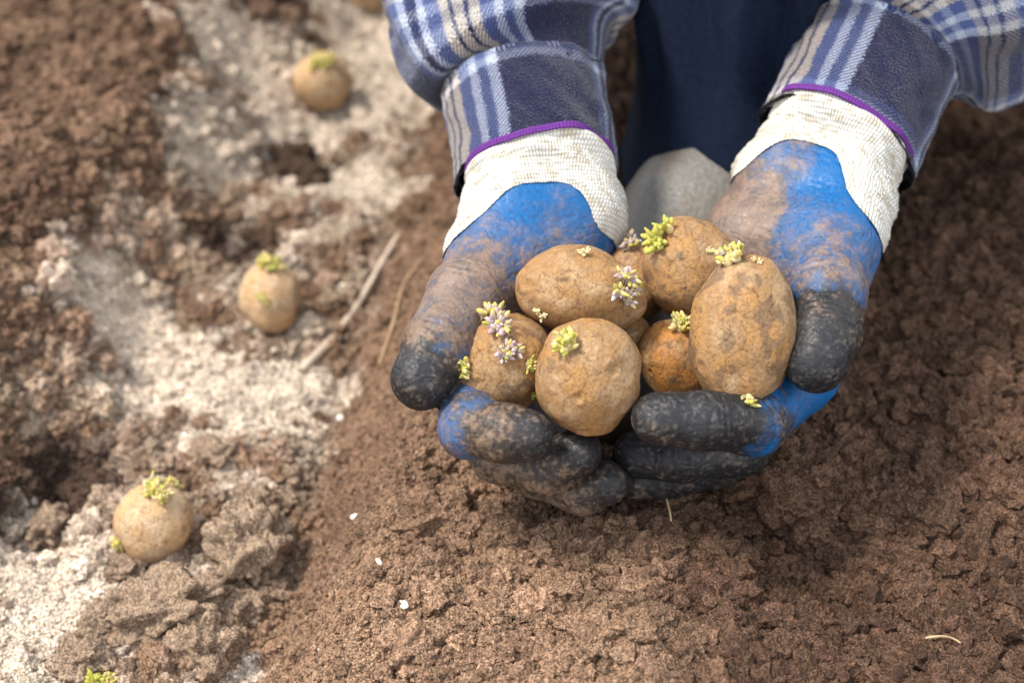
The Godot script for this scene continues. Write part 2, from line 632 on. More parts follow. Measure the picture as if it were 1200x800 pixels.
# ---------------------------------------------------------------- potatoes
# rough spots: [direction, angle, darkness]
func potato(called: String, basis_: Basis, at: Vector3, radii: Vector3, seed_: int, label: String, group: String, look: Dictionary, buds: Array) -> Node3D:
	var o := root_node(called, at)
	o.basis = basis_
	tag(o, label, "potato", group)
	var low := noise(seed_, 1.5, 2)
	var mid := noise(seed_ + 1, 0.42, 3)
	var pat := noise(seed_ + 2, 0.75, 4)
	var scab := noise(seed_ + 3, 0.55, 4)
	var dust := noise(seed_ + 4, 0.22, 4)
	var r := RandomNumberGenerator.new()
	r.seed = seed_
	var eyes := []
	for i in 9:
		eyes.append([Vector3(r.randfn(), r.randfn(), r.randfn()).normalized(), r.randf_range(0.07, 0.12), r.randf_range(0.025, 0.045)])
	for b in buds:
		eyes.append([b[0], 0.20, 0.03])
	var base: Color = look.get("base", Color(0.405, 0.238, 0.113))
	var warm: Color = look.get("warm", Color(0.455, 0.248, 0.094))
	var dark: Color = look.get("dark", Color(0.16, 0.105, 0.070))
	var pale: Color = look.get("pale", Color(0.52, 0.355, 0.20))
	var scabby: float = look.get("scab", 0.25)
	var level: int = look.get("level", 5)
	var g := Gather.new()
	var b0 := ico(level)
	g.ix = b0.ix
	var count := b0.v.size()
	g.v.resize(count)
	g.c.resize(count)
	for i in count:
		var p := b0.v[i]
		var ln := low.get_noise_3dv(p)
		var k := 1.0 + 0.125 * ln + 0.009 * mid.get_noise_3dv(p) + 0.018 * low.get_noise_3dv(p * 2.3)
		var eyed := 0.0
		for e in eyes:
			var dd: float = p.distance_to(e[0])
			var ra: float = e[1]
			if dd < ra * 2.5:
				var x := dd / ra
				k -= float(e[2]) * exp(-x * x) - float(e[2]) * 0.45 * exp(-(x - 1.5) * (x - 1.5) * 4.0)
				eyed = maxf(eyed, exp(-x * x * 3.0))
		g.v[i] = p * radii * k
		var a := pat.get_noise_3dv(p)
		var q := base.lerp(warm, ss(-0.15, 0.35, a)).lerp(pale, ss(0.05, 0.5, -a) * 0.8)
		var sc := ss(0.62 - scabby, 0.74 - scabby, scab.get_noise_3dv(p) + 0.25 * dust.get_noise_3dv(p))
		q = q.lerp(dark, sc * 0.62)
		q = q.lerp(Color(0.27, 0.175, 0.115), ss(0.18, 0.45, dust.get_noise_3dv(p)) * 0.42)
		q = q.lerp(Color(0.30, 0.17, 0.08), eyed * 0.6)
		g.c[i] = q
	put(g.mesh(), M.potato_skin, "tuber", o)
	var n := 0
	for b in buds:
		var dir: Vector3 = b[0]
		var surf := dir * radii * (1.0 + 0.125 * low.get_noise_3dv(dir) + 0.018 * low.get_noise_3dv(dir * 2.3))
		var nor := (dir / radii).normalized()
		put(sprout_mesh(surf - nor * 0.0008, nor, b[1], b[2], seed_ * 31 + n, basis_), M.sprout, "sprout", o)
		n += 1
	return o

# style 0 green-yellow, 1 purple and woolly, 2 small cream nub, 3 long green tips
func sprout_mesh(at: Vector3, nor: Vector3, size: float, style: int, seed_: int, basis_: Basis) -> ArrayMesh:
	var r := RandomNumberGenerator.new()
	r.seed = seed_
	var g := Gather.new()
	var side := nor.cross(Vector3(0.4, 0.8, 0.44)).normalized()
	var up := nor.cross(side)
	var cream := Color(0.64, 0.49, 0.24)
	var green := Color(0.29, 0.31, 0.05)
	var yellow := Color(0.58, 0.44, 0.10)
	var purple := Color(0.35, 0.215, 0.235)
	var white := Color(0.53, 0.44, 0.42)
	size *= 1.55
	var n := int(30 + size * 2600.0)
	var lift := size * 0.55
	if style == 2: n = int(n * 0.5)
	var knots := []
	for i in (4 if style != 2 else 2):
		var a := r.randf() * TAU
		knots.append((side * cos(a) + up * sin(a)) * size * r.randf_range(0.1, 0.65))
	for kn in knots:
		var d := (nor + side * r.randfn() * 0.28 + up * r.randfn() * 0.28).normalized()
		var stub := purple.lerp(cream, 0.35) if style == 1 else cream.lerp(purple, 0.25)
		g.bud(at + kn - nor * size * 0.1, d, size * r.randf_range(0.5, 0.75), size * 0.24, stub, stub.lerp(white if style == 1 else yellow, 0.6), Vector3.ZERO)
	for i in n:
		var kn: Vector3 = knots[i % knots.size()]
		var d := (nor * r.randf_range(0.25, 1.0) + side * r.randfn() * 0.62 + up * r.randfn() * 0.62).normalized()
		var p := at + kn + d * size * r.randf_range(0.05, 0.42) + nor * lift * r.randf() * 0.7
		var length := size * r.randf_range(0.26, 0.52)
		var wide := length * r.randf_range(0.28, 0.42)
		var c0 := cream
		var c1 := yellow
		var t := r.randf()
		match style:
			0:
				c0 = yellow.lerp(cream, r.randf()) if t < 0.72 else green.lerp(yellow, r.randf() * 0.7)
				c1 = (green.lerp(yellow, r.randf()) if t > 0.4 else cream)
				if t > 0.86: c0 = purple.lerp(white, 0.3)
			1:
				c0 = purple.lerp(white, r.randf() * 0.7)
				c1 = purple.lerp(white, r.randf()) if t < 0.45 else yellow.lerp(green, r.randf() * 0.4)
				if t > 0.8: c0 = cream
			2:
				c0 = cream.lerp(yellow, r.randf() * 0.4)
				c1 = cream.lerp(Color(0.78, 0.68, 0.45), r.randf())
			3:
				c0 = yellow.lerp(green, r.randf() * 0.6)
				c1 = green.lerp(yellow, r.randf() * 0.4)
		g.bud(p, d, length, wide, c0, c1, (side * r.randfn() + up * r.randfn()) * 0.18)
	var tips := 0
	if style == 0: tips = 3
	if style == 1: tips = 1
	if style == 3: tips = 8
	for i in tips:
		var kn: Vector3 = knots[i % knots.size()]
		var d := (nor * r.randf_range(0.3, 0.8) + side * r.randfn() * 0.7 + up * r.randfn() * 0.7).normalized()
		g.bud(at + kn + d * size * 0.3 + nor * lift * 0.3, d, size * r.randf_range(0.45, 0.72), size * r.randf_range(0.11, 0.17), green.lerp(yellow, 0.25), green.lerp(yellow, 0.5), (side * r.randfn() + up * r.randfn()) * 0.2)
	if style == 1:
		for i in 150:
			var kn: Vector3 = knots[i % knots.size()]
			var d := (nor * r.randf_range(0.1, 1.0) + side * r.randfn() * 0.7 + up * r.randfn() * 0.7).normalized()
			g.hair(at + kn + d * size * r.randf_range(0.35, 0.55) + nor * lift * r.randf() * 0.6, (d + Vector3(r.randfn(), r.randfn(), r.randfn()) * 0.3).normalized(), size * r.randf_range(0.15, 0.3), 0.00012, white)
	return g.mesh()

# ---------------------------------------------------------------- gloves
# A joint is [place, radius, black, mud]; a chain is a list of joints.
class Field:
	var lo: Vector3
	var cell: float
	var nx: int
	var ny: int
	var nz: int
	var f := PackedFloat32Array()

	func setup(lo_: Vector3, hi: Vector3, cell_: float) -> void:
		lo = lo_
		cell = cell_
		nx = int((hi.x - lo.x) / cell) + 2
		ny = int((hi.y - lo.y) / cell) + 2
		nz = int((hi.z - lo.z) / cell) + 2
		f.resize(nx * ny * nz)
		f.fill(1.0)

	func chain(arr: PackedFloat32Array, joints: Array, k: float) -> void:
		for c in joints.size() - 1:
			bone(arr, joints[c][0], joints[c][1], joints[c + 1][0], joints[c + 1][1], k)

	func bone(arr: PackedFloat32Array, a: Vector3, ra: float, b: Vector3, rb: float, k: float) -> void:
		var pad := maxf(ra, rb) + k + cell * 3.0
		var p0 := (a.min(b) - Vector3.ONE * pad - lo) / cell
		var p1 := (a.max(b) + Vector3.ONE * pad - lo) / cell
		var i0 := maxi(int(p0.x), 0)
		var i1 := mini(int(p1.x) + 1, nx)
		var j0 := maxi(int(p0.y), 0)
		var j1 := mini(int(p1.y) + 1, ny)
		var k0 := maxi(int(p0.z), 0)
		var k1 := mini(int(p1.z) + 1, nz)
		var ba := b - a
		var bb := maxf(ba.length_squared(), 1e-9)
		var dr := rb - ra
		for kk in range(k0, k1):
			for jj in range(j0, j1):
				var at := (kk * ny + jj) * nx
				for ii in range(i0, i1):
					var pa := lo + Vector3(ii, jj, kk) * cell - a
					var t := clampf(pa.dot(ba) / bb, 0.0, 1.0)
					var d := (pa - ba * t).length() - ra - dr * t
					var o := arr[at + ii]
					var h := maxf(k - absf(d - o), 0.0) / k
					arr[at + ii] = minf(d, o) - h * h * k * 0.25

	func sample(p: Vector3) -> float:
		var q := (p - lo) / cell
		var i := clampi(int(q.x), 0, nx - 2)
		var j := clampi(int(q.y), 0, ny - 2)
		var k := clampi(int(q.z), 0, nz - 2)
		var u := clampf(q.x - i, 0.0, 1.0)
		var v := clampf(q.y - j, 0.0, 1.0)
		var w := clampf(q.z - k, 0.0, 1.0)
		var a := (k * ny + j) * nx + i
		var b := a + nx
		var c := a + nx * ny
		var d := c + nx
		return lerpf(lerpf(lerpf(f[a], f[a + 1], u), lerpf(f[b], f[b + 1], u), v), lerpf(lerpf(f[c], f[c + 1], u), lerpf(f[d], f[d + 1], u), v), w)

	func grad(p: Vector3) -> Vector3:
		var e := cell
		return Vector3(sample(p + Vector3(e, 0, 0)) - sample(p - Vector3(e, 0, 0)), sample(p + Vector3(0, e, 0)) - sample(p - Vector3(0, e, 0)), sample(p + Vector3(0, 0, e)) - sample(p - Vector3(0, 0, e))).normalized()

	# surface nets: a vertex in each crossed cell, a quad round each crossed edge
	func net(g: Gather) -> void:
		var id := PackedInt32Array()
		id.resize(f.size())
		id.fill(-1)
		var sy := nx
		var sz := nx * ny
		var corner := [0, 1, sy, sy + 1, sz, sz + 1, sz + sy, sz + sy + 1]
		var edges := [[0, 1], [2, 3], [4, 5], [6, 7], [0, 2], [1, 3], [4, 6], [5, 7], [0, 4], [1, 5], [2, 6], [3, 7]]
		for k in nz - 1:
			for j in ny - 1:
				var at := (k * ny + j) * nx
				for i in nx - 1:
					var a := at + i
					var f0 := f[a]
					if f0 > cell * 2.0 or f0 < -cell * 2.0:
						continue
					var inside := 0
					for o in corner:
						if f[a + o] < 0.0: inside += 1
					if inside == 0 or inside == 8:
						continue
					var sum := Vector3.ZERO
					var n := 0
					for e in edges:
						var p: int = e[0]
						var q: int = e[1]
						var fp := f[a + corner[p]]
						var fq := f[a + corner[q]]
						if (fp < 0.0) == (fq < 0.0):
							continue
						var t := fp / (fp - fq)
						var vp := Vector3(p & 1, (p >> 1) & 1, p >> 2)
						var vq := Vector3(q & 1, (q >> 1) & 1, q >> 2)
						sum += vp.lerp(vq, t)
						n += 1
					id[a] = g.v.size()
					g.v.append(lo + (Vector3(i, j, k) + sum / n) * cell)
		for k in range(1, nz - 1):
			for j in range(1, ny - 1):
				var at := (k * ny + j) * nx
				for i in range(1, nx - 1):
					var a := at + i
					var f0 := f[a]
					if f0 > cell * 2.0 or f0 < -cell * 2.0:
						continue
					var s0 := f0 < 0.0
					if s0 != (f[a + 1] < 0.0):
						face(g, id, a, sy, sz, s0)
					if s0 != (f[a + sy] < 0.0):
						face(g, id, a, sz, 1, s0)
					if s0 != (f[a + sz] < 0.0):
						face(g, id, a, 1, sy, s0)

	func face(g: Gather, id: PackedInt32Array, a: int, u: int, w: int, flip: bool) -> void:
		var p := id[a]
		var q := id[a - u]
		var r := id[a - u - w]
		var s := id[a - w]
		if p < 0 or q < 0 or r < 0 or s < 0:
			return
		if flip: g.ix.append_array([p, r, q, p, s, r])
		else: g.ix.append_array([p, q, r, p, r, s])

func subdivide(g: Gather, extra: PackedVector3Array) -> Array:
	# splits each triangle in four on the curved surface its normals imply; carries one Vector3 per vertex along
	var o := Gather.new()
	o.v = g.v.duplicate()
	o.n = g.n.duplicate()
	var ex := extra.duplicate()
	var mids := {}
	var nv := g.v.size()
	o.ix.resize(g.ix.size() * 4)
	var w := 0
	for t in range(0, g.ix.size(), 3):
		var mm := [0, 0, 0]
		for e in 3:
			var p := g.ix[t + e]
			var q := g.ix[t + (e + 1) % 3]
			var key := mini(p, q) * nv + maxi(p, q)
			var id: int = mids.get(key, -1)
			if id < 0:
				id = o.v.size()
				mids[key] = id
				var m := (g.v[p] + g.v[q]) * 0.5
				var a := m - g.n[p] * (m - g.v[p]).dot(g.n[p])
				var b := m - g.n[q] * (m - g.v[q]).dot(g.n[q])
				o.v.append(m.lerp((a + b) * 0.5, 0.6))
				o.n.append((g.n[p] + g.n[q]).normalized())
				ex.append((extra[p] + extra[q]) * 0.5)
			mm[e] = id
		for q in [g.ix[t], mm[0], mm[2], mm[0], g.ix[t + 1], mm[1], mm[2], mm[1], g.ix[t + 2], mm[0], mm[1], mm[2]]:
			o.ix[w] = q
			w += 1
	return [o, ex]

func hand_field(palm: Array, fingers: Array, cell: float) -> Field:
	var lo := Vector3.ONE * 1e9
	var hi := Vector3.ONE * -1e9
	for ch in palm + fingers:
		for jt in ch:
			var rr: float = jt[1]
			lo = lo.min(jt[0] - Vector3.ONE * (rr + 0.006))
			hi = hi.max(jt[0] + Vector3.ONE * (rr + 0.006))
	var fl := Field.new()
	fl.setup(lo, hi, cell)
	var blank := fl.f.duplicate()
	for ch in palm:
		fl.chain(fl.f, ch, 0.012)
	var palm_f := fl.f.duplicate()
	for ch in fingers:
		var tmp := blank.duplicate()
		fl.chain(tmp, ch, 0.005)
		var flo := Vector3.ONE * 1e9
		var fhi := Vector3.ONE * -1e9
		for jt in ch:
			flo = flo.min(jt[0] - Vector3.ONE * (float(jt[1]) + 0.013))
			fhi = fhi.max(jt[0] + Vector3.ONE * (float(jt[1]) + 0.013))
		var c0 := Vector3i(((flo - lo) / cell).floor()).clamp(Vector3i.ZERO, Vector3i(fl.nx, fl.ny, fl.nz))
		var c1 := Vector3i(((fhi - lo) / cell).ceil()).clamp(Vector3i.ZERO, Vector3i(fl.nx, fl.ny, fl.nz))
		for kk in range(c0.z, c1.z):
			for jj in range(c0.y, c1.y):
				var at := (kk * fl.ny + jj) * fl.nx
				for i in range(at + c0.x, at + c1.x):
					var t := tmp[i]
					if t < 0.013:
						var p := palm_f[i]
						var h := maxf(0.011 - absf(t - p), 0.0) / 0.011
						var q := minf(t, p) - h * h * 0.011 * 0.25
						var old := fl.f[i]
						var h2 := maxf(0.0012 - absf(q - old), 0.0) / 0.0012
						fl.f[i] = minf(q, old) - h2 * h2 * 0.0012 * 0.25
	return fl

func glove(person: Node3D, palm: Array, fingers: Array, seed_: int, wear: Dictionary, label: String) -> Array:
	var fl := hand_field(palm, fingers, 0.0017)
	var g := Gather.new()
	fl.net(g)
	g.n.resize(g.v.size())
	var ex := PackedVector3Array()
	ex.resize(g.v.size())
	var bones := []
	for ch in palm + fingers:
		for c in ch.size() - 1:
			bones.append([ch[c][0], ch[c][1], ch[c + 1][0], ch[c + 1][1], ch[c][2], ch[c + 1][2], ch[c][3], ch[c + 1][3]])
	for i in g.v.size():
		var p := g.v[i]
		g.n[i] = fl.grad(p)
		var wsum := 0.0
		var bl := 0.0
		var mu := 0.0
		for b in bones:
			var a: Vector3 = b[0]
			var ba: Vector3 = b[2] - a
			var t := clampf((p - a).dot(ba) / ba.length_squared(), 0.0, 1.0)
			var d := (p - a - ba * t).length() - lerpf(b[1], b[3], t)
			if d < 0.02:
				var w := exp(-maxf(d, -0.004) / 0.0022)
				wsum += w
				bl += w * lerpf(b[4], b[5], t)
				mu += w * lerpf(b[6], b[7], t)
		ex[i] = Vector3(bl, mu, 0.0) / maxf(wsum, 1e-6)
	var sub := subdivide(g, ex)
	g = sub[0]
	ex = sub[1]
	var n1 := noise(seed_, 0.011, 3)
	var n2 := noise(seed_ + 1, 0.0042, 3)
	var n3 := noise(seed_ + 2, 0.022, 3)
	var n4 := noise(seed_ + 3, 0.0022, 2)
	var folds := noise(seed_ + 4, 0.010, 2)
	var blue: Color = lin(0, 102, 170)
	var black: Color = lin(36, 36, 39)
	var scuff: Color = lin(104, 99, 96)
	var mud: Color = lin(110, 93, 76)
	var mud2: Color = lin(150, 123, 101)
	var knuckles := []
	for ch in fingers:
		for c in range(1, ch.size() - 1):
			var d0: Vector3 = (ch[c][0] - ch[c - 1][0]).normalized()
			var d1: Vector3 = (ch[c + 1][0] - ch[c][0]).normalized()
			knuckles.append([ch[c][0], (d0 + d1).normalized(), float(ch[c][1])])
	g.c.resize(g.v.size())
	for i in g.v.size():
		var p := g.v[i]
		var a := n1.get_noise_3dv(p)
		var b := n2.get_noise_3dv(p)
		var c := n3.get_noise_3dv(p)
		var d := n4.get_noise_3dv(p)
		var bl := ex[i].x
		var mu := ex[i].y
		var q := blue
		var bk := ss(0.34, 0.62, bl + 0.22 * c + 0.10 * a)
		q = q.lerp(black, bk)
		q = q.lerp(scuff, bk * ss(0.05, 0.55, b * 0.7 + 0.5 * d + 0.3 * a) * 0.55)
		var dirt := mu + 0.01 + 0.14 * c + 0.08 * a + 0.08 * b + 0.08 * d
		var cake := ss(0.44, 0.56, dirt + 0.10 * a + 0.24 * b + 0.10 * d)
		var film := 0.78 * ss(0.16, 0.58, dirt) + 0.22 * ss(0.44, 0.58, dirt)
		film = lerpf(film, 0.34 * ss(0.2, 0.6, dirt) + 0.36 * cake, bk)
		q = q.lerp(mud.lerp(mud2, ss(-0.3, 0.4, a)), film * 0.88)
		q = q.lerp(mud2, ss(0.50, 0.64, dirt + 0.22 * b + 0.12 * d) * (0.45 - 0.15 * bk))
		g.c[i] = q
		var dent := 0.0
		for kn in knuckles:
			var rel: Vector3 = p - kn[0]
			var rr: float = kn[2]
			if rel.length_squared() < rr * rr * 2.2:
				var t := rel.dot(kn[1]) + 0.0016 * a + 0.0010 * c
				for line in [-0.0048, -0.0008, 0.0034]:
					var u: float = (t - line) / 0.00095
					dent += exp(-u * u)
		var f := absf(folds.get_noise_3d(p.x * 0.5, p.y * 1.6, p.z))
		g.v[i] = p + g.n[i] * (0.00025 * a + 0.00010 * b - 0.0004 * exp(-pow(f / 0.05, 2.0)) - 0.0008 * dent * (0.6 + 0.8 * n3.get_noise_3dv(p * 2.0)) + 0.0006 * c)
	g.normals()
	var o := put(g.mesh(), M.glove_rubber, "glove", person)
	o.set_meta("label", label)
	return [o, fl]

# ---------------------------------------------------------------- tubes for cloth
# rings along a path of [place, radius]; shape(angle, v) gives an offset in metres added to the radius, cut(angle) a shift of v at either end
func smooth_path(path: Array, steps: int) -> Array:
	var out := []
	var n := path.size()
	for i in n - 1:
		var p0 = path[maxi(i - 1, 0)]
		var p1 = path[i]
		var p2 = path[i + 1]
		var p3 = path[mini(i + 2, n - 1)]
		for k in steps:
			var t := float(k) / steps
			var pos: Vector3 = (p1[0] as Vector3).cubic_interpolate(p2[0], p0[0], p3[0], t)
			var r := cubic_interpolate(p1[1], p2[1], p0[1], p3[1], t)
			out.append([pos, r])
	out.append([path[n - 1][0], path[n - 1][1]])
	return out

func tube(path: Array, steps: int, seg: int, ref: Vector3, tile: float, squash: float, shape: Callable, thick := 0.0, start := Vector2.ZERO, around := 0.0) -> Gather:
	var pts := smooth_path(path, steps)
	var g := Gather.new()
	var along := 0.0
	var n := pts.size()
	var total := 0.0
	for i in n - 1:
		total += (pts[i + 1][0] as Vector3).distance_to(pts[i][0])
	var girth: float = TAU * float(pts[0][1])
	var reps := around if around > 0.0 else maxf(round(girth / tile), 1.0)
	var rings := []
	for i in n:
		var p: Vector3 = pts[i][0]
		var d: Vector3 = ((pts[mini(i + 1, n - 1)][0] as Vector3) - pts[maxi(i - 1, 0)][0]).normalized()
		var side := d.cross(ref).normalized()
		var up := side.cross(d).normalized()
		if i > 0: along += p.distance_to(pts[i - 1][0])
		rings.append([p, side, up, float(pts[i][1]), along])
	for i in n:
		var rg = rings[i]
		for j in seg + 1:
			var a := TAU * j / seg
			var v: float = rg[4] / total
			var r: float = float(rg[3]) + float(shape.call(a if j < seg else 0.0, v))
			g.v.append(rg[0] + (rg[1] as Vector3) * cos(a) * r + (rg[2] as Vector3) * sin(a) * r * squash)
			g.uv.append(Vector2(reps * j / seg, float(rg[4]) / tile) + start)
	for i in n - 1:
		for j in seg:
			var k := i * (seg + 1) + j
			g.quad(k, k + seg + 1, k + seg + 2, k + 1)
	g.normals()
	# the seam's two edges share a normal
	for i in n:
		var k := i * (seg + 1)
		var s := (g.n[k] + g.n[k + seg]).normalized()
		g.n[k] = s
		g.n[k + seg] = s
	if thick > 0.0:
		# a hem: the first ring turned inwards, so that the edge has thickness
		var f := g.v.size()
		var ins := [0.0, thick * 0.5, thick, thick * 2.5, thick * 4.0]
		var back := [thick * 0.4, thick * 0.5, 0.0, -0.012, -0.03]
		var d0: Vector3 = ((pts[1][0] as Vector3) - pts[0][0]).normalized()
		for q in 5:
			for j in seg + 1:
				var rad: Vector3 = (g.v[j] - pts[0][0]).normalized()
				g.v.append(g.v[j] - rad * float(ins[q]) - d0 * float(back[q]))
				g.n.append((rad * (1.0 - q * 0.5) - d0 * (1.0 if q < 3 else 0.0)).normalized())
				g.uv.append(g.uv[j] + Vector2(0, -0.03 - 0.02 * q))
		for q in 5:
			for j in seg:
				var a := f + (q - 1) * (seg + 1) + j if q > 0 else j
				var b := f + q * (seg + 1) + j
				g.quad(b, a, a + 1, b + 1)
	return g

# the nap of brushed cotton: short hairs in the colour of the thread they stand on
func fuzz(g: Gather, count: int, seed_: int) -> ArrayMesh:
	var r := RandomNumberGenerator.new()
	r.seed = seed_
	var tris := g.ix.size() / 3
	for i in count:
		var t := r.randi_range(0, tris - 1) * 3
		var a := g.ix[t]
		var b := g.ix[t + 1]
		var d := g.ix[t + 2]
		var u := r.randf()
		var w := r.randf() * (1.0 - u)
		var p := g.v[a] * (1.0 - u - w) + g.v[b] * u + g.v[d] * w
		var n := g.n[a]
		var uv := g.uv[a] * (1.0 - u - w) + g.uv[b] * u + g.uv[d] * w
		var dir := (n * 0.5 + Vector3(r.randfn(), r.randfn(), r.randfn()) * 0.55).normalized()
		if dir.dot(n) < 0.1: dir = (dir + n * 0.7).normalized()
		g.hair(p, dir, r.randf_range(0.0010, 0.0024), 0.00011, Color.WHITE)
		for k in 4:
			g.n.append(n)
			g.uv.append(uv)
	g.c.clear()
	return g.mesh()

# the knitted wrist of a glove: rides on the hand, its lower edge cut along an arc
func knit_cuff(parent: Node3D, fl: Field, path: Array, ref: Vector3, edge: Callable, seed_: int) -> void:
	var n := noise(seed_, 0.9, 3)
	var nf := noise(seed_ + 1, 0.5, 2)
	var seg := 96
	var rows := 46
	var a0: Vector3 = path[0][0]
	var a1: Vector3 = path[1][0]
	var r0: float = path[0][1]
	var d := (a1 - a0).normalized()
	var length := a0.distance_to(a1)
	var side := d.cross(ref).normalized()
	var up := side.cross(d).normalized()
	var g := Gather.new()
	var rim := []
	for i in rows + 1:
		for j in seg + 1:
			var a := TAU * (j % seg) / seg
			var ca := cos(a)
			var sa := sin(a)
			var last: float = edge.call(a) + 0.010 * n.get_noise_2d(ca * 6.0, sa * 6.0)
			var v := last * i / rows
			var c := a0 + d * (length * v)
			var dir := side * ca + up * sa
			# outward to the hand's surface
			var r := 0.004
			for k in 60:
				var f := fl.sample(c + dir * r)
				if f > -0.0002: break
				r += maxf(-f * 0.8, 0.0006)
			var hand_r := r + 0.0007
			var loose := r0 + 0.0012 * sin(a * 9.0 + 2.0 * sin(v * 4.0)) * ss(0.1, 0.6, float(i) / rows) + 0.0046 * nf.get_noise_2d(ca * 0.35 + v * 0.8, sa * 0.35 + v * 1.2) + 0.0008 * sin(a * 3.0 + v * 5.0)
			var w := ss(0.10, 0.85, float(i) / rows)
			var rr := maxf(lerpf(loose, hand_r + 0.0016 * (1.0 - ss(0.8, 1.0, float(i) / rows)), w), hand_r)
			rr += 0.0012 * nf.get_noise_2d(ca * 3.0 + 9.0, v * 9.0 + sa * 2.0) * (1.0 - ss(0.85, 1.0, float(i) / rows)) * ss(0.0, 0.25, float(i) / rows)
			g.v.append(c + dir * rr)
			g.uv.append(Vector2(8.0 * j / seg, v * length / 0.028))
			var stain := ss(0.12, 0.35, nf.get_noise_2d(ca * 2.0 + 4.0, sa * 2.0 + v * 3.0) + 0.4 * n.get_noise_2d(ca * 5.0, v * 14.0))
			g.c.append(lin(230, 228, 221).lerp(lin(196, 182, 160), stain * 0.65))
			if i == 0: rim.append([c + dir * rr, dir])
	for i in rows:
		for j in seg:
			var k := i * (seg + 1) + j
			g.quad(k, k + seg + 1, k + seg + 2, k + 1)
	g.normals()
	for i in rows + 1:
		var k := i * (seg + 1)
		var s := (g.n[k] + g.n[k + seg]).normalized()
		g.n[k] = s
		g.n[k + seg] = s
	put(g.mesh(), M.white_knit, "knit_cuff", parent)
	# the overlocked edge
	var t := Gather.new()
	for j in seg + 1:
		var p: Vector3 = rim[j][0]
		var o: Vector3 = rim[j][1]
		for k in 9:
			var a := TAU * k / 8.0
			var rr := 0.0018 + 0.00005 * sin(j * 2.6)
			t.v.append(p + o * (cos(a) * rr * 0.62 + 0.0006) + d * (sin(a) * rr * 1.15))
			t.uv.append(Vector2(9.0 * j / seg, k / 8.0 * 0.4))
	for j in seg:
		for k in 8:
			var q := j * 9 + k
			t.quad(q, q + 1, q + 10, q + 9)
	put(t.mesh(), M.purple_trim, "purple_trim", parent)

# ---------------------------------------------------------------- scene
func _ready() -> void:
	rng.seed = 20240
	# camera: a short telephoto looking down at the hands
	var cam := Camera3D.new()
	cam.name = "camera"
	cam.fov = 19.43
	cam.near = 0.05
	cam.far = 1200.0
	cam.position = Vector3(0, 0.704, 0.73)
	cam.rotation_degrees = Vector3(-40, 0, 0)
	var lens := CameraAttributesPhysical.new()
	lens.frustum_focal_length = 70.0
	lens.exposure_aperture = 5.4
	lens.frustum_focus_distance = 0.925
	cam.attributes = lens
	add_child(cam)
	cam.current = true
	# sky: bright thin overcast
	var sky_m := ProceduralSkyMaterial.new()
	sky_m.sky_top_color = srgb(205, 214, 226)
	sky_m.sky_horizon_color = srgb(236, 236, 234)
	sky_m.sky_curve = 0.25
	sky_m.ground_bottom_color = srgb(110, 92, 78)
	sky_m.ground_horizon_color = srgb(150, 140, 128)
	var env := Environment.new()
	env.background_mode = Environment.BG_SKY
	env.sky = Sky.new()
	env.sky.sky_material = sky_m
	env.background_energy_multiplier = 0.76
	env.tonemap_mode = Environment.TONE_MAPPER_LINEAR
	env.tonemap_exposure = 3.3
	env.sdfgi_enabled = true
	env.ssao_enabled = true
	env.ssil_enabled = true
	var we := WorldEnvironment.new()
	we.name = "world"
	we.environment = env
	add_child(we)
	# the veiled sun, high and from the left
	var sun := DirectionalLight3D.new()
	sun.name = "sun"
	sun.light_energy = 0.5
	sun.light_angular_distance = 12.0
	sun.light_color = Color(1.0, 0.975, 0.935)
	sun.shadow_enabled = true
	add_child(sun)
	sun.look_at_from_position(Vector3(-0.75, 1.25, -0.05), Vector3.ZERO)

	materials()
	ground()
	crumbs()
	person()
	potatoes()
	bits()

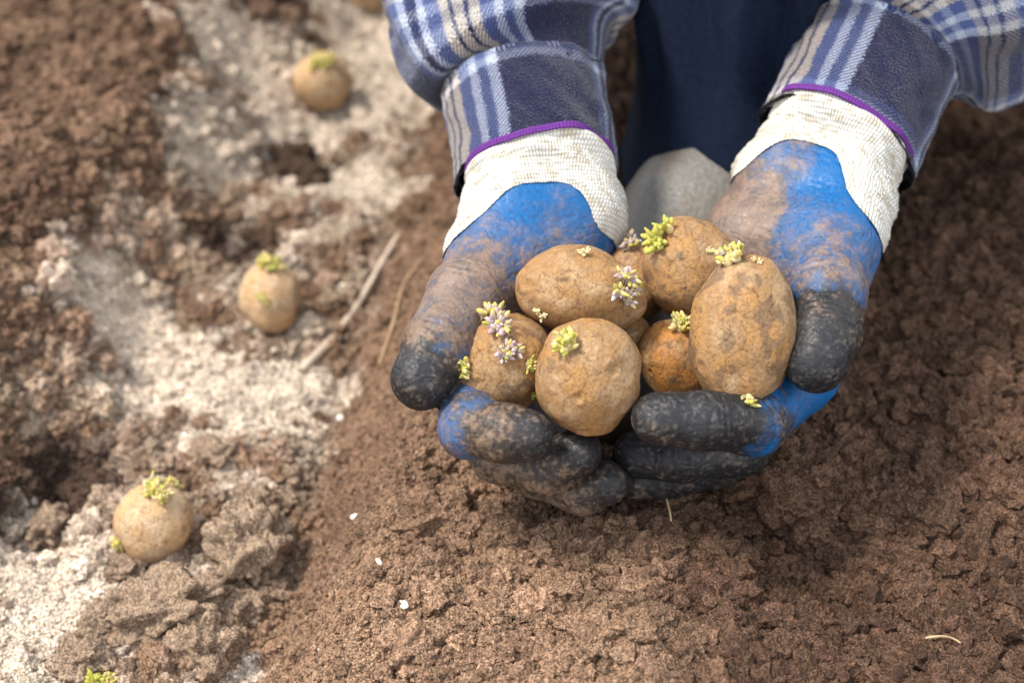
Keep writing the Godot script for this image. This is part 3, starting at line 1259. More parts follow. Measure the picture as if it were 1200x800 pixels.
func person() -> void:
	var who := root_node("person", Vector3.ZERO)
	tag(who, "person in plaid flannel shirt and dark jeans holding out potatoes in gloved hands", "person")
	# ---- the hand beside the trench
	var palm_a := [
		[[Vector3(0.0026, 0.1193, -0.0979), 0.0215, 0.0, 0.0], [Vector3(0.0030, 0.1120, -0.0787), 0.0235, 0.0, 0.12], [Vector3(-0.0084, 0.0957, -0.0441), 0.0225, 0.05, 0.55]],
		[[Vector3(0.0278, 0.1154, -0.0998), 0.0205, 0.0, 0.0], [Vector3(0.0327, 0.1087, -0.0811), 0.0215, 0.0, 0.15], [Vector3(0.0256, 0.0801, -0.0467), 0.018, 0.2, 0.6], [Vector3(0.0233, 0.0398, -0.0024), 0.0140, 0.5, 0.5]],
		[[Vector3(0.0030, 0.1120, -0.0787), 0.0235, 0.0, 0.15], [Vector3(-0.0042, 0.0876, -0.0373), 0.0185, 0.25, 0.6], [Vector3(-0.0216, 0.0690, -0.0060), 0.0160, 0.2, 0.2]],
		[[Vector3(0.0172, 0.1125, -0.0817), 0.0230, 0.0, 0.32], [Vector3(0.0042, 0.0819, -0.0377), 0.0170, 0.3, 0.6], [Vector3(-0.0084, 0.0549, 0.0006), 0.0155, 0.4, 0.4]],
		[[Vector3(0.0258, 0.1097, -0.0819), 0.0220, 0.0, 0.2], [Vector3(0.0170, 0.0794, -0.0408), 0.0170, 0.3, 0.6], [Vector3(0.0075, 0.0458, 0.0030), 0.0148, 0.4, 0.5]],
		[[Vector3(-0.0042, 0.1001, -0.0556), 0.021, 0.0, 0.4], [Vector3(0.0170, 0.0944, -0.0561), 0.019, 0.1, 0.55]],
	]
	var fingers_a := [
		[[Vector3(-0.0051, 0.1013, -0.0540), 0.0235, 0.0, 0.25], [Vector3(-0.0225, 0.1039, -0.0170), 0.0185, 0.25, 0.62], [Vector3(-0.0345, 0.0995, 0.0127), 0.0165, 0.55, 0.62], [Vector3(-0.0421, 0.0941, 0.0303), 0.0148, 0.95, 0.22]],
		[[Vector3(-0.0216, 0.0710, -0.0051), 0.0160, 0.22, 0.15], [Vector3(-0.0194, 0.0784, 0.0461), 0.0145, 0.42, 0.42], [Vector3(-0.0031, 0.0855, 0.0585), 0.0131, 0.8, 0.50], [Vector3(0.0070, 0.0869, 0.0612), 0.0122, 0.95, 0.28]],
		[[Vector3(-0.0084, 0.0536, -0.0009), 0.0155, 0.4, 0.5], [Vector3(-0.0061, 0.0495, 0.0338), 0.0136, 0.7, 0.50], [Vector3(0.0169, 0.0542, 0.0482), 0.0125, 0.80, 0.54], [Vector3(0.0307, 0.0659, 0.0501), 0.0116, 1.0, 0.24]],
		[[Vector3(0.0076, 0.0431, 0.0000), 0.0148, 0.5, 0.5], [Vector3(0.0125, 0.0294, 0.0246), 0.0128, 0.7, 0.50], [Vector3(0.0344, 0.0336, 0.0420), 0.0117, 0.80, 0.54], [Vector3(0.0451, 0.0417, 0.0456), 0.0108, 1.0, 0.26]],
		[[Vector3(0.0233, 0.0371, -0.0054), 0.0140, 0.5, 0.4], [Vector3(0.0295, 0.0238, 0.0163), 0.0115, 0.7, 0.5], [Vector3(0.0439, 0.0255, 0.0253), 0.0106, 0.8, 0.4], [Vector3(0.0507, 0.0276, 0.0287), 0.0098, 0.9, 0.3]],
	]
	var made := glove(who, palm_a, fingers_a, 501, {}, "muddy blue and black coated glove spread beside the trench, thumb outstretched")
	knit_cuff(made[0], made[1], [[Vector3(0.0138, 0.1227, -0.1007), 0.0365], [Vector3(0.0195, 0.1050, -0.0597), 0.036]], Vector3(0, 0.64, 0.77), func(a: float) -> float: return 1.06 - 0.50 * exp(-pow(angle_difference(a, PI * 0.5) / 0.95, 4.0)), 61)

	# ---- the other hand
	var palm_b := [
		[[Vector3(0.1497, 0.1253, -0.1120), 0.0205, 0.0, 0.0], [Vector3(0.1406, 0.1198, -0.0957), 0.0225, 0.0, 0.45], [Vector3(0.1193, 0.1013, -0.0645), 0.0225, 0.15, 0.80], [Vector3(0.1131, 0.0716, -0.0369), 0.018, 0.3, 0.6], [Vector3(0.1104, 0.0452, -0.0122), 0.0140, 0.5, 0.5]],
		[[Vector3(0.1715, 0.1244, -0.0982), 0.0205, 0.0, 0.0], [Vector3(0.1657, 0.1175, -0.0806), 0.0235, 0.0, 0.05], [Vector3(0.1540, 0.1106, -0.0488), 0.0225, 0.0, 0.18]],
		[[Vector3(0.1423, 0.1172, -0.0935), 0.0215, 0.0, 0.45], [Vector3(0.1279, 0.0834, -0.0494), 0.0165, 0.2, 0.7], [Vector3(0.1204, 0.0489, -0.0048), 0.0148, 0.5, 0.5]],
		[[Vector3(0.1522, 0.1174, -0.0858), 0.0225, 0.0, 0.32], [Vector3(0.1401, 0.0928, -0.0443), 0.0180, 0.1, 0.62], [Vector3(0.1303, 0.0568, -0.0010), 0.0152, 0.4, 0.4]],
		[[Vector3(0.1620, 0.1160, -0.0768), 0.0225, 0.0, 0.10], [Vector3(0.1486, 0.0946, -0.0353), 0.0190, 0.1, 0.4], [Vector3(0.1405, 0.0710, 0.0001), 0.0160, 0.1, 0.1]],
		[[Vector3(0.1540, 0.1106, -0.0488), 0.021, 0.0, 0.35], [Vector3(0.1392, 0.1074, -0.0565), 0.020, 0.0, 0.62]],
	]
	var fingers_b := [
		[[Vector3(0.1534, 0.1124, -0.0451), 0.0232, 0.0, 0.30], [Vector3(0.1498, 0.1145, -0.0103), 0.0185, 0.35, 0.50], [Vector3(0.1456, 0.1099, 0.0145), 0.0170, 0.9, 0.32], [Vector3(0.1408, 0.1044, 0.0295), 0.0150, 1.0, 0.16]],
		[[Vector3(0.1405, 0.0710, 0.0001), 0.0160, 0.14, 0.12], [Vector3(0.1129, 0.0796, 0.0451), 0.0148, 0.50, 0.28], [Vector3(0.0878, 0.0927, 0.0577), 0.0131, 1.0, 0.20], [Vector3(0.0666, 0.0953, 0.0594), 0.0124, 1.0, 0.24]],
		[[Vector3(0.1306, 0.0555, -0.0025), 0.0152, 0.4, 0.2], [Vector3(0.1096, 0.0506, 0.0303), 0.0138, 0.9, 0.2], [Vector3(0.0816, 0.0489, 0.0344), 0.0126, 1.0, 0.22], [Vector3(0.0602, 0.0430, 0.0275), 0.0118, 1.0, 0.2]],
		[[Vector3(0.1212, 0.0449, -0.0093), 0.0148, 0.5, 0.2], [Vector3(0.1025, 0.0311, 0.0179), 0.0132, 0.9, 0.3], [Vector3(0.0774, 0.0260, 0.0222), 0.0120, 1.0, 0.3], [Vector3(0.0604, 0.0220, 0.0229), 0.0108, 1.0, 0.35]],
		[[Vector3(0.1110, 0.0412, -0.0167), 0.0140, 0.5, 0.2], [Vector3(0.0939, 0.0200, 0.0012), 0.0115, 0.9, 0.3], [Vector3(0.0811, 0.0174, 0.0034), 0.0105, 1.0, 0.3], [Vector3(0.0726, 0.0174, 0.0034), 0.0098, 1.0, 0.3]],
	]
	made = glove(who, palm_b, fingers_b, 601, {}, "muddy blue and black coated glove whose thumb rests on the largest potato")
	knit_cuff(made[0], made[1], [[Vector3(0.1667, 0.1338, -0.1126), 0.0365], [Vector3(0.1470, 0.1160, -0.0768), 0.036]], Vector3(0, 0.64, 0.77), func(a: float) -> float: return 1.02 + 0.30 * maxf(0.0, -cos(a)) - 0.50 * exp(-pow(angle_difference(a, PI * 0.34) / 0.80, 4.0)), 71)

	# ---- shirt
	var nz1 := noise(71, 0.6, 3)
	var nz2 := noise(72, 0.25, 2)
	var soft := func(a: float, v: float) -> float: return 0.0022 * nz1.get_noise_2d(cos(a) * 0.7 + v, sin(a) * 0.7 + v * 0.5) + 0.0008 * nz2.get_noise_2d(cos(a) + 3.0, sin(a) + v * 2.0)
	var shirt := Node3D.new()
	shirt.name = "shirt"
	who.add_child(shirt)
	var eye := Vector3(0, 0.64, 0.77)
	put(fuzz(tube([[Vector3(0.0122, 0.1112, -0.1041), 0.0425], [Vector3(0.0106, 0.1201, -0.1273), 0.0420], [Vector3(0.0063, 0.1318, -0.1593), 0.0430], [Vector3(0.0058, 0.1334, -0.1619), 0.0420], [Vector3(0.0058, 0.1334, -0.1619), 0.0385]], 10, 96, eye, 0.125, 0.92, soft, 0.003, Vector2(-0.19, 0.0), 2.0), 12000, 900), M.flannel, "shirt_cuff", shirt)
	var puff := func(a: float, v: float) -> float:
		var w := ss(0.0, 0.10, v)
		return w * (0.0085 * nz1.get_noise_2d(cos(a) * 0.9 + v * 2.2 + 5.0, sin(a) * 0.9 + v * 3.0) + 0.0035 * sin(a * 5.0 + v * 14.0) * (1.0 - ss(0.1, 0.5, v)))
	put(fuzz(tube([[Vector3(0.0076, 0.1304, -0.1541), 0.0390], [Vector3(0.0054, 0.1354, -0.1662), 0.0450], [Vector3(0.0000, 0.1436, -0.1809), 0.0600], [Vector3(-0.0046, 0.1575, -0.2056), 0.0640], [Vector3(-0.0188, 0.1916, -0.2760), 0.0620], [Vector3(-0.0394, 0.2287, -0.3724), 0.0680], [Vector3(-0.06, 0.38, -0.44), 0.072], [Vector3(-0.07, 0.56, -0.52), 0.078]], 9, 112, eye, 0.125, 0.9, puff, 0.0, Vector2(-0.26, 0.20), 3.0), 22000, 904), M.flannel, "sleeve", shirt)
	put(fuzz(tube([[Vector3(0.1652, 0.1269, -0.1120), 0.0430], [Vector3(0.1782, 0.1376, -0.1367), 0.0420], [Vector3(0.1931, 0.1497, -0.1651), 0.0430], [Vector3(0.1946, 0.1512, -0.1677), 0.0420], [Vector3(0.1946, 0.1512, -0.1677), 0.0385]], 10, 96, eye, 0.125, 0.92, soft, 0.003, Vector2(-0.19, -0.09), 2.0), 12000, 905), M.flannel, "shirt_cuff", shirt)
	put(fuzz(tube([[Vector3(0.1914, 0.1480, -0.1611), 0.0395], [Vector3(0.1987, 0.1530, -0.1731), 0.0440], [Vector3(0.2161, 0.1605, -0.1873), 0.0530], [Vector3(0.2499, 0.1658, -0.2048), 0.0580], [Vector3(0.3064, 0.1702, -0.2384), 0.0620], [Vector3(0.3562, 0.1761, -0.2760), 0.068], [Vector3(0.36, 0.36, -0.38), 0.072], [Vector3(0.31, 0.55, -0.50), 0.078]], 9, 112, eye, 0.125, 0.9, puff, 0.0, Vector2(-0.10, 0.30), 3.0), 22000, 906), M.flannel, "sleeve", shirt)
	put(tube([[Vector3(0.12, 0.25, -0.78), 0.175], [Vector3(0.12, 0.36, -0.70), 0.185], [Vector3(0.12, 0.50, -0.59), 0.195], [Vector3(0.12, 0.60, -0.51), 0.185], [Vector3(0.12, 0.66, -0.46), 0.10], [Vector3(0.12, 0.69, -0.43), 0.065]], 8, 96, Vector3(0, 0.5, 0.86), 0.086, 0.68, puff).mesh(), M.flannel, "shirt_body", shirt)

	# ---- jeans and boots
	var crease := func(a: float, v: float) -> float: return (0.25 + 0.75 * ss(0.02, 0.14, v)) * 0.020 * nz1.get_noise_2d(cos(a) * 1.3 + 8.0, sin(a) * 1.3 + v * 2.6) + 0.0045 * sin(v * 34.0 + a * 3.0 + 2.0 * sin(a)) * (1.0 - ss(0.0, 0.5, v))
	for leg in [[Vector3(0.139, 0.042, -0.212), Vector3(0.146, 0.20, -0.235), Vector3(0.125, 0.47, -0.235), Vector3(0.09, 0.42, -0.50), Vector3(0.07, 0.30, -0.76)], [Vector3(0.40, 0.055, -0.50), Vector3(0.40, 0.20, -0.50), Vector3(0.36, 0.47, -0.42), Vector3(0.24, 0.42, -0.60), Vector3(0.17, 0.30, -0.78)]]:
		put(tube([[leg[0], 0.078], [leg[1], 0.074], [leg[2], 0.078], [leg[3], 0.090], [leg[4], 0.105]], 12, 80, Vector3(0.2, 0.1, 1), 0.05, 1.0, crease, 0.003).mesh(), M.denim, "jeans_leg", who)
	put(tube([[Vector3(0.12, 0.20, -0.80), 0.10], [Vector3(0.12, 0.24, -0.79), 0.165], [Vector3(0.12, 0.32, -0.74), 0.175], [Vector3(0.12, 0.40, -0.68), 0.165]], 8, 64, Vector3(0, 0.5, 0.86), 0.05, 0.72, crease).mesh(), M.denim, "jeans_seat", who)
	for b in [[Vector3(0.160, 0, -0.245), Vector3(0.045, 0, -0.055)], [Vector3(0.40, 0, -0.51), Vector3(0.44, 0, -0.30)]]:
		boot(who, b[0], b[1])
	head(who)

func boot(who: Node3D, heel: Vector3, toe: Vector3) -> void:
	var fl := Field.new()
	fl.setup(heel.min(toe) - Vector3(0.08, 0.0, 0.08), heel.max(toe) + Vector3(0.08, 0.32, 0.08), 0.005)
	var y := Vector3.UP
	fl.bone(fl.f, heel + y * 0.045, 0.040, heel.lerp(toe, 0.45) + y * 0.042, 0.038, 0.02)
	fl.bone(fl.f, heel.lerp(toe, 0.45) + y * 0.042, 0.038, heel.lerp(toe, 0.95) + y * 0.040, 0.038, 0.02)
	fl.bone(fl.f, heel + y * 0.06, 0.046, heel.lerp(toe, 0.05) + y * 0.29, 0.060, 0.03)
	fl.bone(fl.f, heel.lerp(toe, 0.10) + y * 0.060, 0.042, heel.lerp(toe, 0.50) + y * 0.045, 0.036, 0.03)
	var g := Gather.new()
	fl.net(g)
	g.n.resize(g.v.size())
	var n := noise(81, 0.05, 4)
	for i in g.v.size():
		g.n[i] = fl.grad(g.v[i])
		var a := n.get_noise_3dv(g.v[i])
		g.c.append(lin(140, 137, 132).lerp(lin(132, 120, 108), ss(0.1, 0.4, a)))
	var o := put(g.mesh(), M.boot_rubber, "boot", who)
	o.set_meta("label", "grey rubber boot dusty with soil")
	# moulded seam round the ankle
	var t := Gather.new()
	var mid := heel.lerp(toe, 0.05) + y * 0.075
	for j in 33:
		var a := TAU * j / 32.0
		var dir := Vector3(cos(a), -0.25 + 0.35 * cos(a + 0.6), sin(a)).normalized()
		var reach := 0.01
		for k in 40:
			var f := fl.sample(mid + dir * reach)
			if f > -0.0005: break
			reach += maxf(-f * 0.8, 0.001)
		var p := mid + dir * reach
		for k in 7:
			var b := TAU * k / 6.0
			t.v.append(p + dir * cos(b) * 0.0022 + y * sin(b) * 0.0035)
			t.c.append(lin(150, 128, 104))
	for j in 32:
		for k in 6:
			t.quad(j * 7 + k, j * 7 + k + 1, j * 7 + k + 8, j * 7 + k + 7)
	put(t.mesh(), M.boot_rubber, "seam", o)
	# sole welt
	var s := Gather.new()
	var fwd := (toe - heel).normalized()
	var side := fwd.cross(y)
	var length := heel.distance_to(toe)
	var ringn := 48
	for lvl in 4:
		var inset: float = [0.006, 0.0, 0.0, 0.006][lvl]
		var hh: float = [0.002, 0.005, 0.020, 0.024][lvl]
		for j in ringn:
			var a := TAU * j / ringn
			var along := length * 0.47 + cos(a) * (length * 0.5 + 0.044 - inset)
			var wide := (0.044 + 0.004 * cos(a)) - inset
			s.v.append(heel + fwd * along + side * (signf(sin(a)) * pow(absf(sin(a)), 0.7) * wide) + y * hh)
			s.c.append(lin(92, 82, 74))
	for lvl in 3:
		for j in ringn:
			s.quad(lvl * ringn + j, lvl * ringn + (j + 1) % ringn, (lvl + 1) * ringn + (j + 1) % ringn, (lvl + 1) * ringn + j)
	put(s.mesh(), M.boot_rubber, "sole", o)

func head(who: Node3D) -> void:
	# bowed over the work, above the picture
	var c := Vector3(0.12, 0.80, -0.34)
	var fl := Field.new()
	fl.setup(c - Vector3(0.13, 0.20, 0.18), c + Vector3(0.13, 0.16, 0.16), 0.006)
	var f := Vector3(0, -0.5, 0.86)
	var u := Vector3(0, 0.86, 0.5)
	fl.bone(fl.f, c + u * 0.035 - f * 0.02, 0.085, c + u * 0.02 + f * 0.015, 0.080, 0.03)
	fl.bone(fl.f, c - u * 0.02 + f * 0.02, 0.062, c - u * 0.085 + f * 0.055, 0.034, 0.04)
	fl.bone(fl.f, c - u * 0.06 - f * 0.03, 0.052, c - u * 0.16 - f * 0.10, 0.058, 0.03)
	fl.bone(fl.f, c + f * 0.098 + u * 0.005, 0.009, c + f * 0.114 - u * 0.035, 0.013, 0.01)
	for sx in [-1.0, 1.0]:
		fl.bone(fl.f, c + Vector3(sx * 0.082, 0, 0) + u * 0.012, 0.012, c + Vector3(sx * 0.084, 0, 0) - u * 0.030, 0.009, 0.006)
		fl.bone(fl.f, c + Vector3(sx * 0.022, 0, 0) + f * 0.092 + u * 0.022, 0.010, c + Vector3(sx * 0.045, 0, 0) + f * 0.084 + u * 0.022, 0.009, 0.012)
	fl.bone(fl.f, c + Vector3(-0.022, 0, 0) + f * 0.092 - u * 0.062, 0.007, c + Vector3(0.022, 0, 0) + f * 0.092 - u * 0.062, 0.007, 0.008)
	var g := Gather.new()
	fl.net(g)
	g.n.resize(g.v.size())
	for i in g.v.size():
		g.n[i] = fl.grad(g.v[i])
	put(g.mesh(), M.skin, "head", who)

const HELD := "seed potatoes held in the gloves"
const SOWN := "seed potatoes set out along the trench"

func potatoes() -> void:
	var orange := {"base": Color(0.43, 0.22, 0.085), "warm": Color(0.52, 0.23, 0.06)}
	potato("potato", Basis(Vector3(0.9397, 0.2620, -0.2198), Vector3(-0.3420, 0.7198, -0.6040), Vector3(0.0000, 0.6428, 0.7660)), Vector3(-0.0053, 0.0872, 0.0113), Vector3(0.0252, 0.0245, 0.0230), 901, "round potato with purple sprouts between the thumb and the index finger", HELD, {},
		[[Vector3(0.1029, 0.9070, 0.4083), 0.0056, 1], [Vector3(0.2559, 0.5690, 0.7815), 0.0060, 1], [Vector3(0.2562, 0.1898, 0.9478), 0.0048, 1], [Vector3(-0.6277, 0.2088, 0.7499), 0.0050, 0], [Vector3(0.5156, -0.1664, 0.8405), 0.0032, 0], [Vector3(0.4056, -0.7725, 0.4885), 0.0018, 3]])
	potato("potato", Basis(Vector3(0.9925, -0.0934, 0.0783), Vector3(0.1219, 0.7603, -0.6380), Vector3(0.0000, 0.6428, 0.7660)), Vector3(0.0330, 0.1099, -0.0142), Vector3(0.0315, 0.0215, 0.0230), 914, "long oval pale brown potato behind the round front one", HELD, {"pale": Color(0.52, 0.35, 0.19)},
		[[Vector3(-0.0058, 0.8117, 0.5841), 0.0030, 2], [Vector3(-0.5368, -0.5272, 0.6588), 0.0026, 2], [Vector3(0.5467, 0.2458, 0.8004), 0.0050, 1], [Vector3(0.7092, 0.0340, 0.7042), 0.0038, 1]])
	potato("potato", Basis(Vector3(0.9781, -0.1593, 0.1336), Vector3(0.2079, 0.7493, -0.6287), Vector3(0.0000, 0.6428, 0.7660)), Vector3(0.0354, 0.1015, 0.0359), Vector3(0.0252, 0.0273, 0.0260), 925, "round potato in front with one green sprout cluster and a cracked eye", HELD, {},
		[[Vector3(-0.4397, 0.4881, 0.7540), 0.0062, 0]])
	potato("potato", Basis(Vector3(1.0000, 0.0000, 0.0000), Vector3(0.0000, 0.7660, -0.6428), Vector3(0.0000, 0.6428, 0.7660)), Vector3(0.0611, 0.0844, -0.0529), Vector3(0.0190, 0.0200, 0.0170), 933, "small potato tucked at the back, pink sprout on top", HELD, {"base": Color(0.44, 0.24, 0.12)},
		[[Vector3(-0.1584, 0.8790, 0.4498), 0.0046, 1]])
	potato("potato", Basis(Vector3(0.7660, 0.4924, -0.4132), Vector3(-0.6428, 0.5868, -0.4924), Vector3(0.0000, 0.6428, 0.7660)), Vector3(0.0872, 0.1100, -0.0326), Vector3(0.0245, 0.0255, 0.0240), 948, "brown potato at the back with a tall green leafy sprout", HELD, {"scab": 0.36},
		[[Vector3(-0.1482, 0.7800, 0.6080), 0.0060, 3], [Vector3(0.4258, 0.1131, 0.8977), 0.0020, 2]])
	potato("potato", Basis(Vector3(0.9659, 0.1983, -0.1664), Vector3(-0.2588, 0.7399, -0.6209), Vector3(0.0000, 0.6428, 0.7660)), Vector3(0.0791, 0.0816, 0.0017), Vector3(0.0175, 0.0195, 0.0180), 955, "small orange brown potato wedged between the front one and the largest", HELD, orange,
		[[Vector3(0.5549, 0.8310, 0.0402), 0.0056, 0], [Vector3(0.2906, 0.6880, 0.6649), 0.0052, 0]])
	potato("potato", Basis(Vector3(0.9945, -0.0801, 0.0672), Vector3(0.1045, 0.7618, -0.6393), Vector3(0.0000, 0.6428, 0.7660)), Vector3(0.1081, 0.1099, 0.0158), Vector3(0.0250, 0.0360, 0.0250), 966, "largest potato, dark scabs on its skin, gripped by the thumb", HELD, {"scab": 0.47},
		[[Vector3(-0.3563, 0.8995, 0.2527), 0.0058, 0], [Vector3(0.0322, 0.8777, 0.4781), 0.0018, 2], [Vector3(0.0915, -0.8262, 0.5559), 0.0050, 0]])
	potato("potato", Basis(Vector3(1.0000, 0.0000, 0.0000), Vector3(0.0000, 0.7660, -0.6428), Vector3(0.0000, 0.6428, 0.7660)), Vector3(0.0554, 0.0805, -0.0183), Vector3(0.0130, 0.0130, 0.0120), 971, "small dark potato almost hidden behind the front one", HELD, {"base": Color(0.34, 0.20, 0.10)}, [])

	# in the trench
	var pale := {"base": Color(0.62, 0.42, 0.25), "warm": Color(0.66, 0.42, 0.22), "pale": Color(0.70, 0.52, 0.34), "scab": 0.05, "level": 4}
	potato("planted_potato", Basis(Vector3(1.0000, 0.0000, 0.0000), Vector3(0.0000, 0.7660, -0.6428), Vector3(0.0000, 0.6428, 0.7660)), Vector3(-0.1296, -0.0364, -0.4293), Vector3(0.0200, 0.0200, 0.0190), 981, "planted pale potato with a yellow sprout crown beside the plaid sleeve", SOWN, pale,
		[[Vector3(0.1880, 0.5640, 0.8041), 0.0060, 0], [Vector3(-0.0922, 0.4366, 0.8949), 0.0045, 0]])
	potato("planted_potato", Basis(Vector3(0.9962, 0.0668, -0.0560), Vector3(-0.0872, 0.7631, -0.6403), Vector3(0.0000, 0.6428, 0.7660)), Vector3(-0.1432, -0.0335, -0.1889), Vector3(0.0180, 0.0212, 0.0180), 987, "planted pale potato with yellow tips level with the gloves", SOWN, pale,
		[[Vector3(-0.0175, 0.8685, 0.4954), 0.0052, 0], [Vector3(0.3043, 0.8719, 0.3836), 0.0040, 0], [Vector3(-0.1037, -0.0343, 0.9940), 0.0030, 0]])
	potato("planted_potato", Basis(Vector3(0.9962, -0.0668, 0.0560), Vector3(0.0872, 0.7631, -0.6403), Vector3(0.0000, 0.6428, 0.7660)), Vector3(-0.1878, -0.0368, -0.0060), Vector3(0.0208, 0.0215, 0.0200), 993, "planted pale potato with green sprouts, big clods at its foot", SOWN, pale,
		[[Vector3(0.0691, 0.8149, 0.5755), 0.0050, 0], [Vector3(0.3183, 0.6397, 0.6996), 0.0036, 0], [Vector3(0.3280, 0.9441, 0.0321), 0.0034, 0], [Vector3(-0.7929, -0.5143, 0.3269), 0.0034, 0]])
	potato("planted_potato", Basis(Vector3(1.0000, 0.0000, 0.0000), Vector3(0.0000, 0.7660, -0.6428), Vector3(0.0000, 0.6428, 0.7660)), Vector3(-0.1082, -0.0404, -0.5643), Vector3(0.0190, 0.0190, 0.0180), 997, "planted potato at the far end of the trench beyond the sleeve", SOWN, pale, [])
	potato("planted_potato", Basis(Vector3(1.0000, 0.0000, 0.0000), Vector3(0.0000, 0.7660, -0.6428), Vector3(0.0000, 0.6428, 0.7660)), Vector3(-0.2030, -0.0673, 0.0979), Vector3(0.0190, 0.0190, 0.0180), 999, "planted potato of which little more than yellow green sprouts shows", SOWN, pale,
		[[Vector3(-0.0202, 0.9386, 0.3443), 0.0046, 3], [Vector3(0.2320, 0.9294, 0.2871), 0.0040, 0]])

func clod(at: Vector3, size: Vector3, seed_: int, turn: float, label: String, group := "", tone := Color.BLACK) -> void:
	var g := clod_mesh(seed_, 4, 0.85)
	var fine := noise(seed_ + 3, 0.16, 3)
	var b := Basis.from_euler(Vector3(rng.randf_range(-0.3, 0.3), turn, rng.randf_range(-0.3, 0.3)))
	var n0 := g.n.duplicate()
	for i in g.v.size():
		var q := g.v[i]
		g.v[i] = b * ((q + n0[i] * 0.11 * fine.get_noise_3dv(q)) * size)
	g.n = PackedVector3Array()
	g.normals()
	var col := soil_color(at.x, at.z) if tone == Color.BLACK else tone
	for i in g.v.size():
		var v := 1.0 + 0.25 * fine.get_noise_3dv(g.v[i] * 60.0)
		g.c.append(Color(col.r * v, col.g * v, col.b * v))
	var o := put(g.mesh(), M.crumb, "soil_clod", self)
	o.position = Vector3(at.x, ground_at(at.x, at.z) + size.y * 0.42, at.z)
	tag(o, label, "clod", group if group else "clods of soil")

func strand(called: String, pts: Array, r0: float, r1: float, col: Color, label: String, category: String, group := "") -> void:
	var curve := Curve3D.new()
	for p in pts:
		var q: Vector3 = p[0]
		curve.add_point(Vector3(q.x, ground_at(q.x, q.z) + float(p[1]), q.z))
	for i in range(1, curve.point_count - 1):
		var t := (curve.get_point_position(i + 1) - curve.get_point_position(i - 1)) * 0.22
		curve.set_point_in(i, -t)
		curve.set_point_out(i, t)
	var n := 28
	var g := Gather.new()
	var nn := noise(pts.size() * 7, 0.01, 2)
	for i in n + 1:
		var l := curve.get_baked_length() * i / n
		var p := curve.sample_baked(l, true)
		var q := curve.sample_baked(minf(l + 0.001, curve.get_baked_length()), true) - curve.sample_baked(maxf(l - 0.001, 0.0), true)
		var d := q.normalized()
		var side := d.cross(Vector3(0.1, 1, 0.2)).normalized()
		var up := side.cross(d)
		var r := lerpf(r0, r1, float(i) / n) * (1.0 + 0.25 * nn.get_noise_3dv(p))
		if i == 0 or i == n: r *= 0.4
		for j in 7:
			var a := TAU * j / 7.0
			g.v.append(p + (side * cos(a) + up * sin(a)) * r)
			var v := 1.0 + 0.3 * nn.get_noise_3dv(p * 3.0 + side * cos(a) * 0.01)
			g.c.append(Color(col.r * v, col.g * v, col.b * v))
	for i in n:
		for j in 7:
			g.quad(i * 7 + j, i * 7 + 7 + j, i * 7 + 7 + (j + 1) % 7, i * 7 + (j + 1) % 7)
	var o := put(g.mesh(), M.dry_stalk, called, self)
	tag(o, label, category, group)

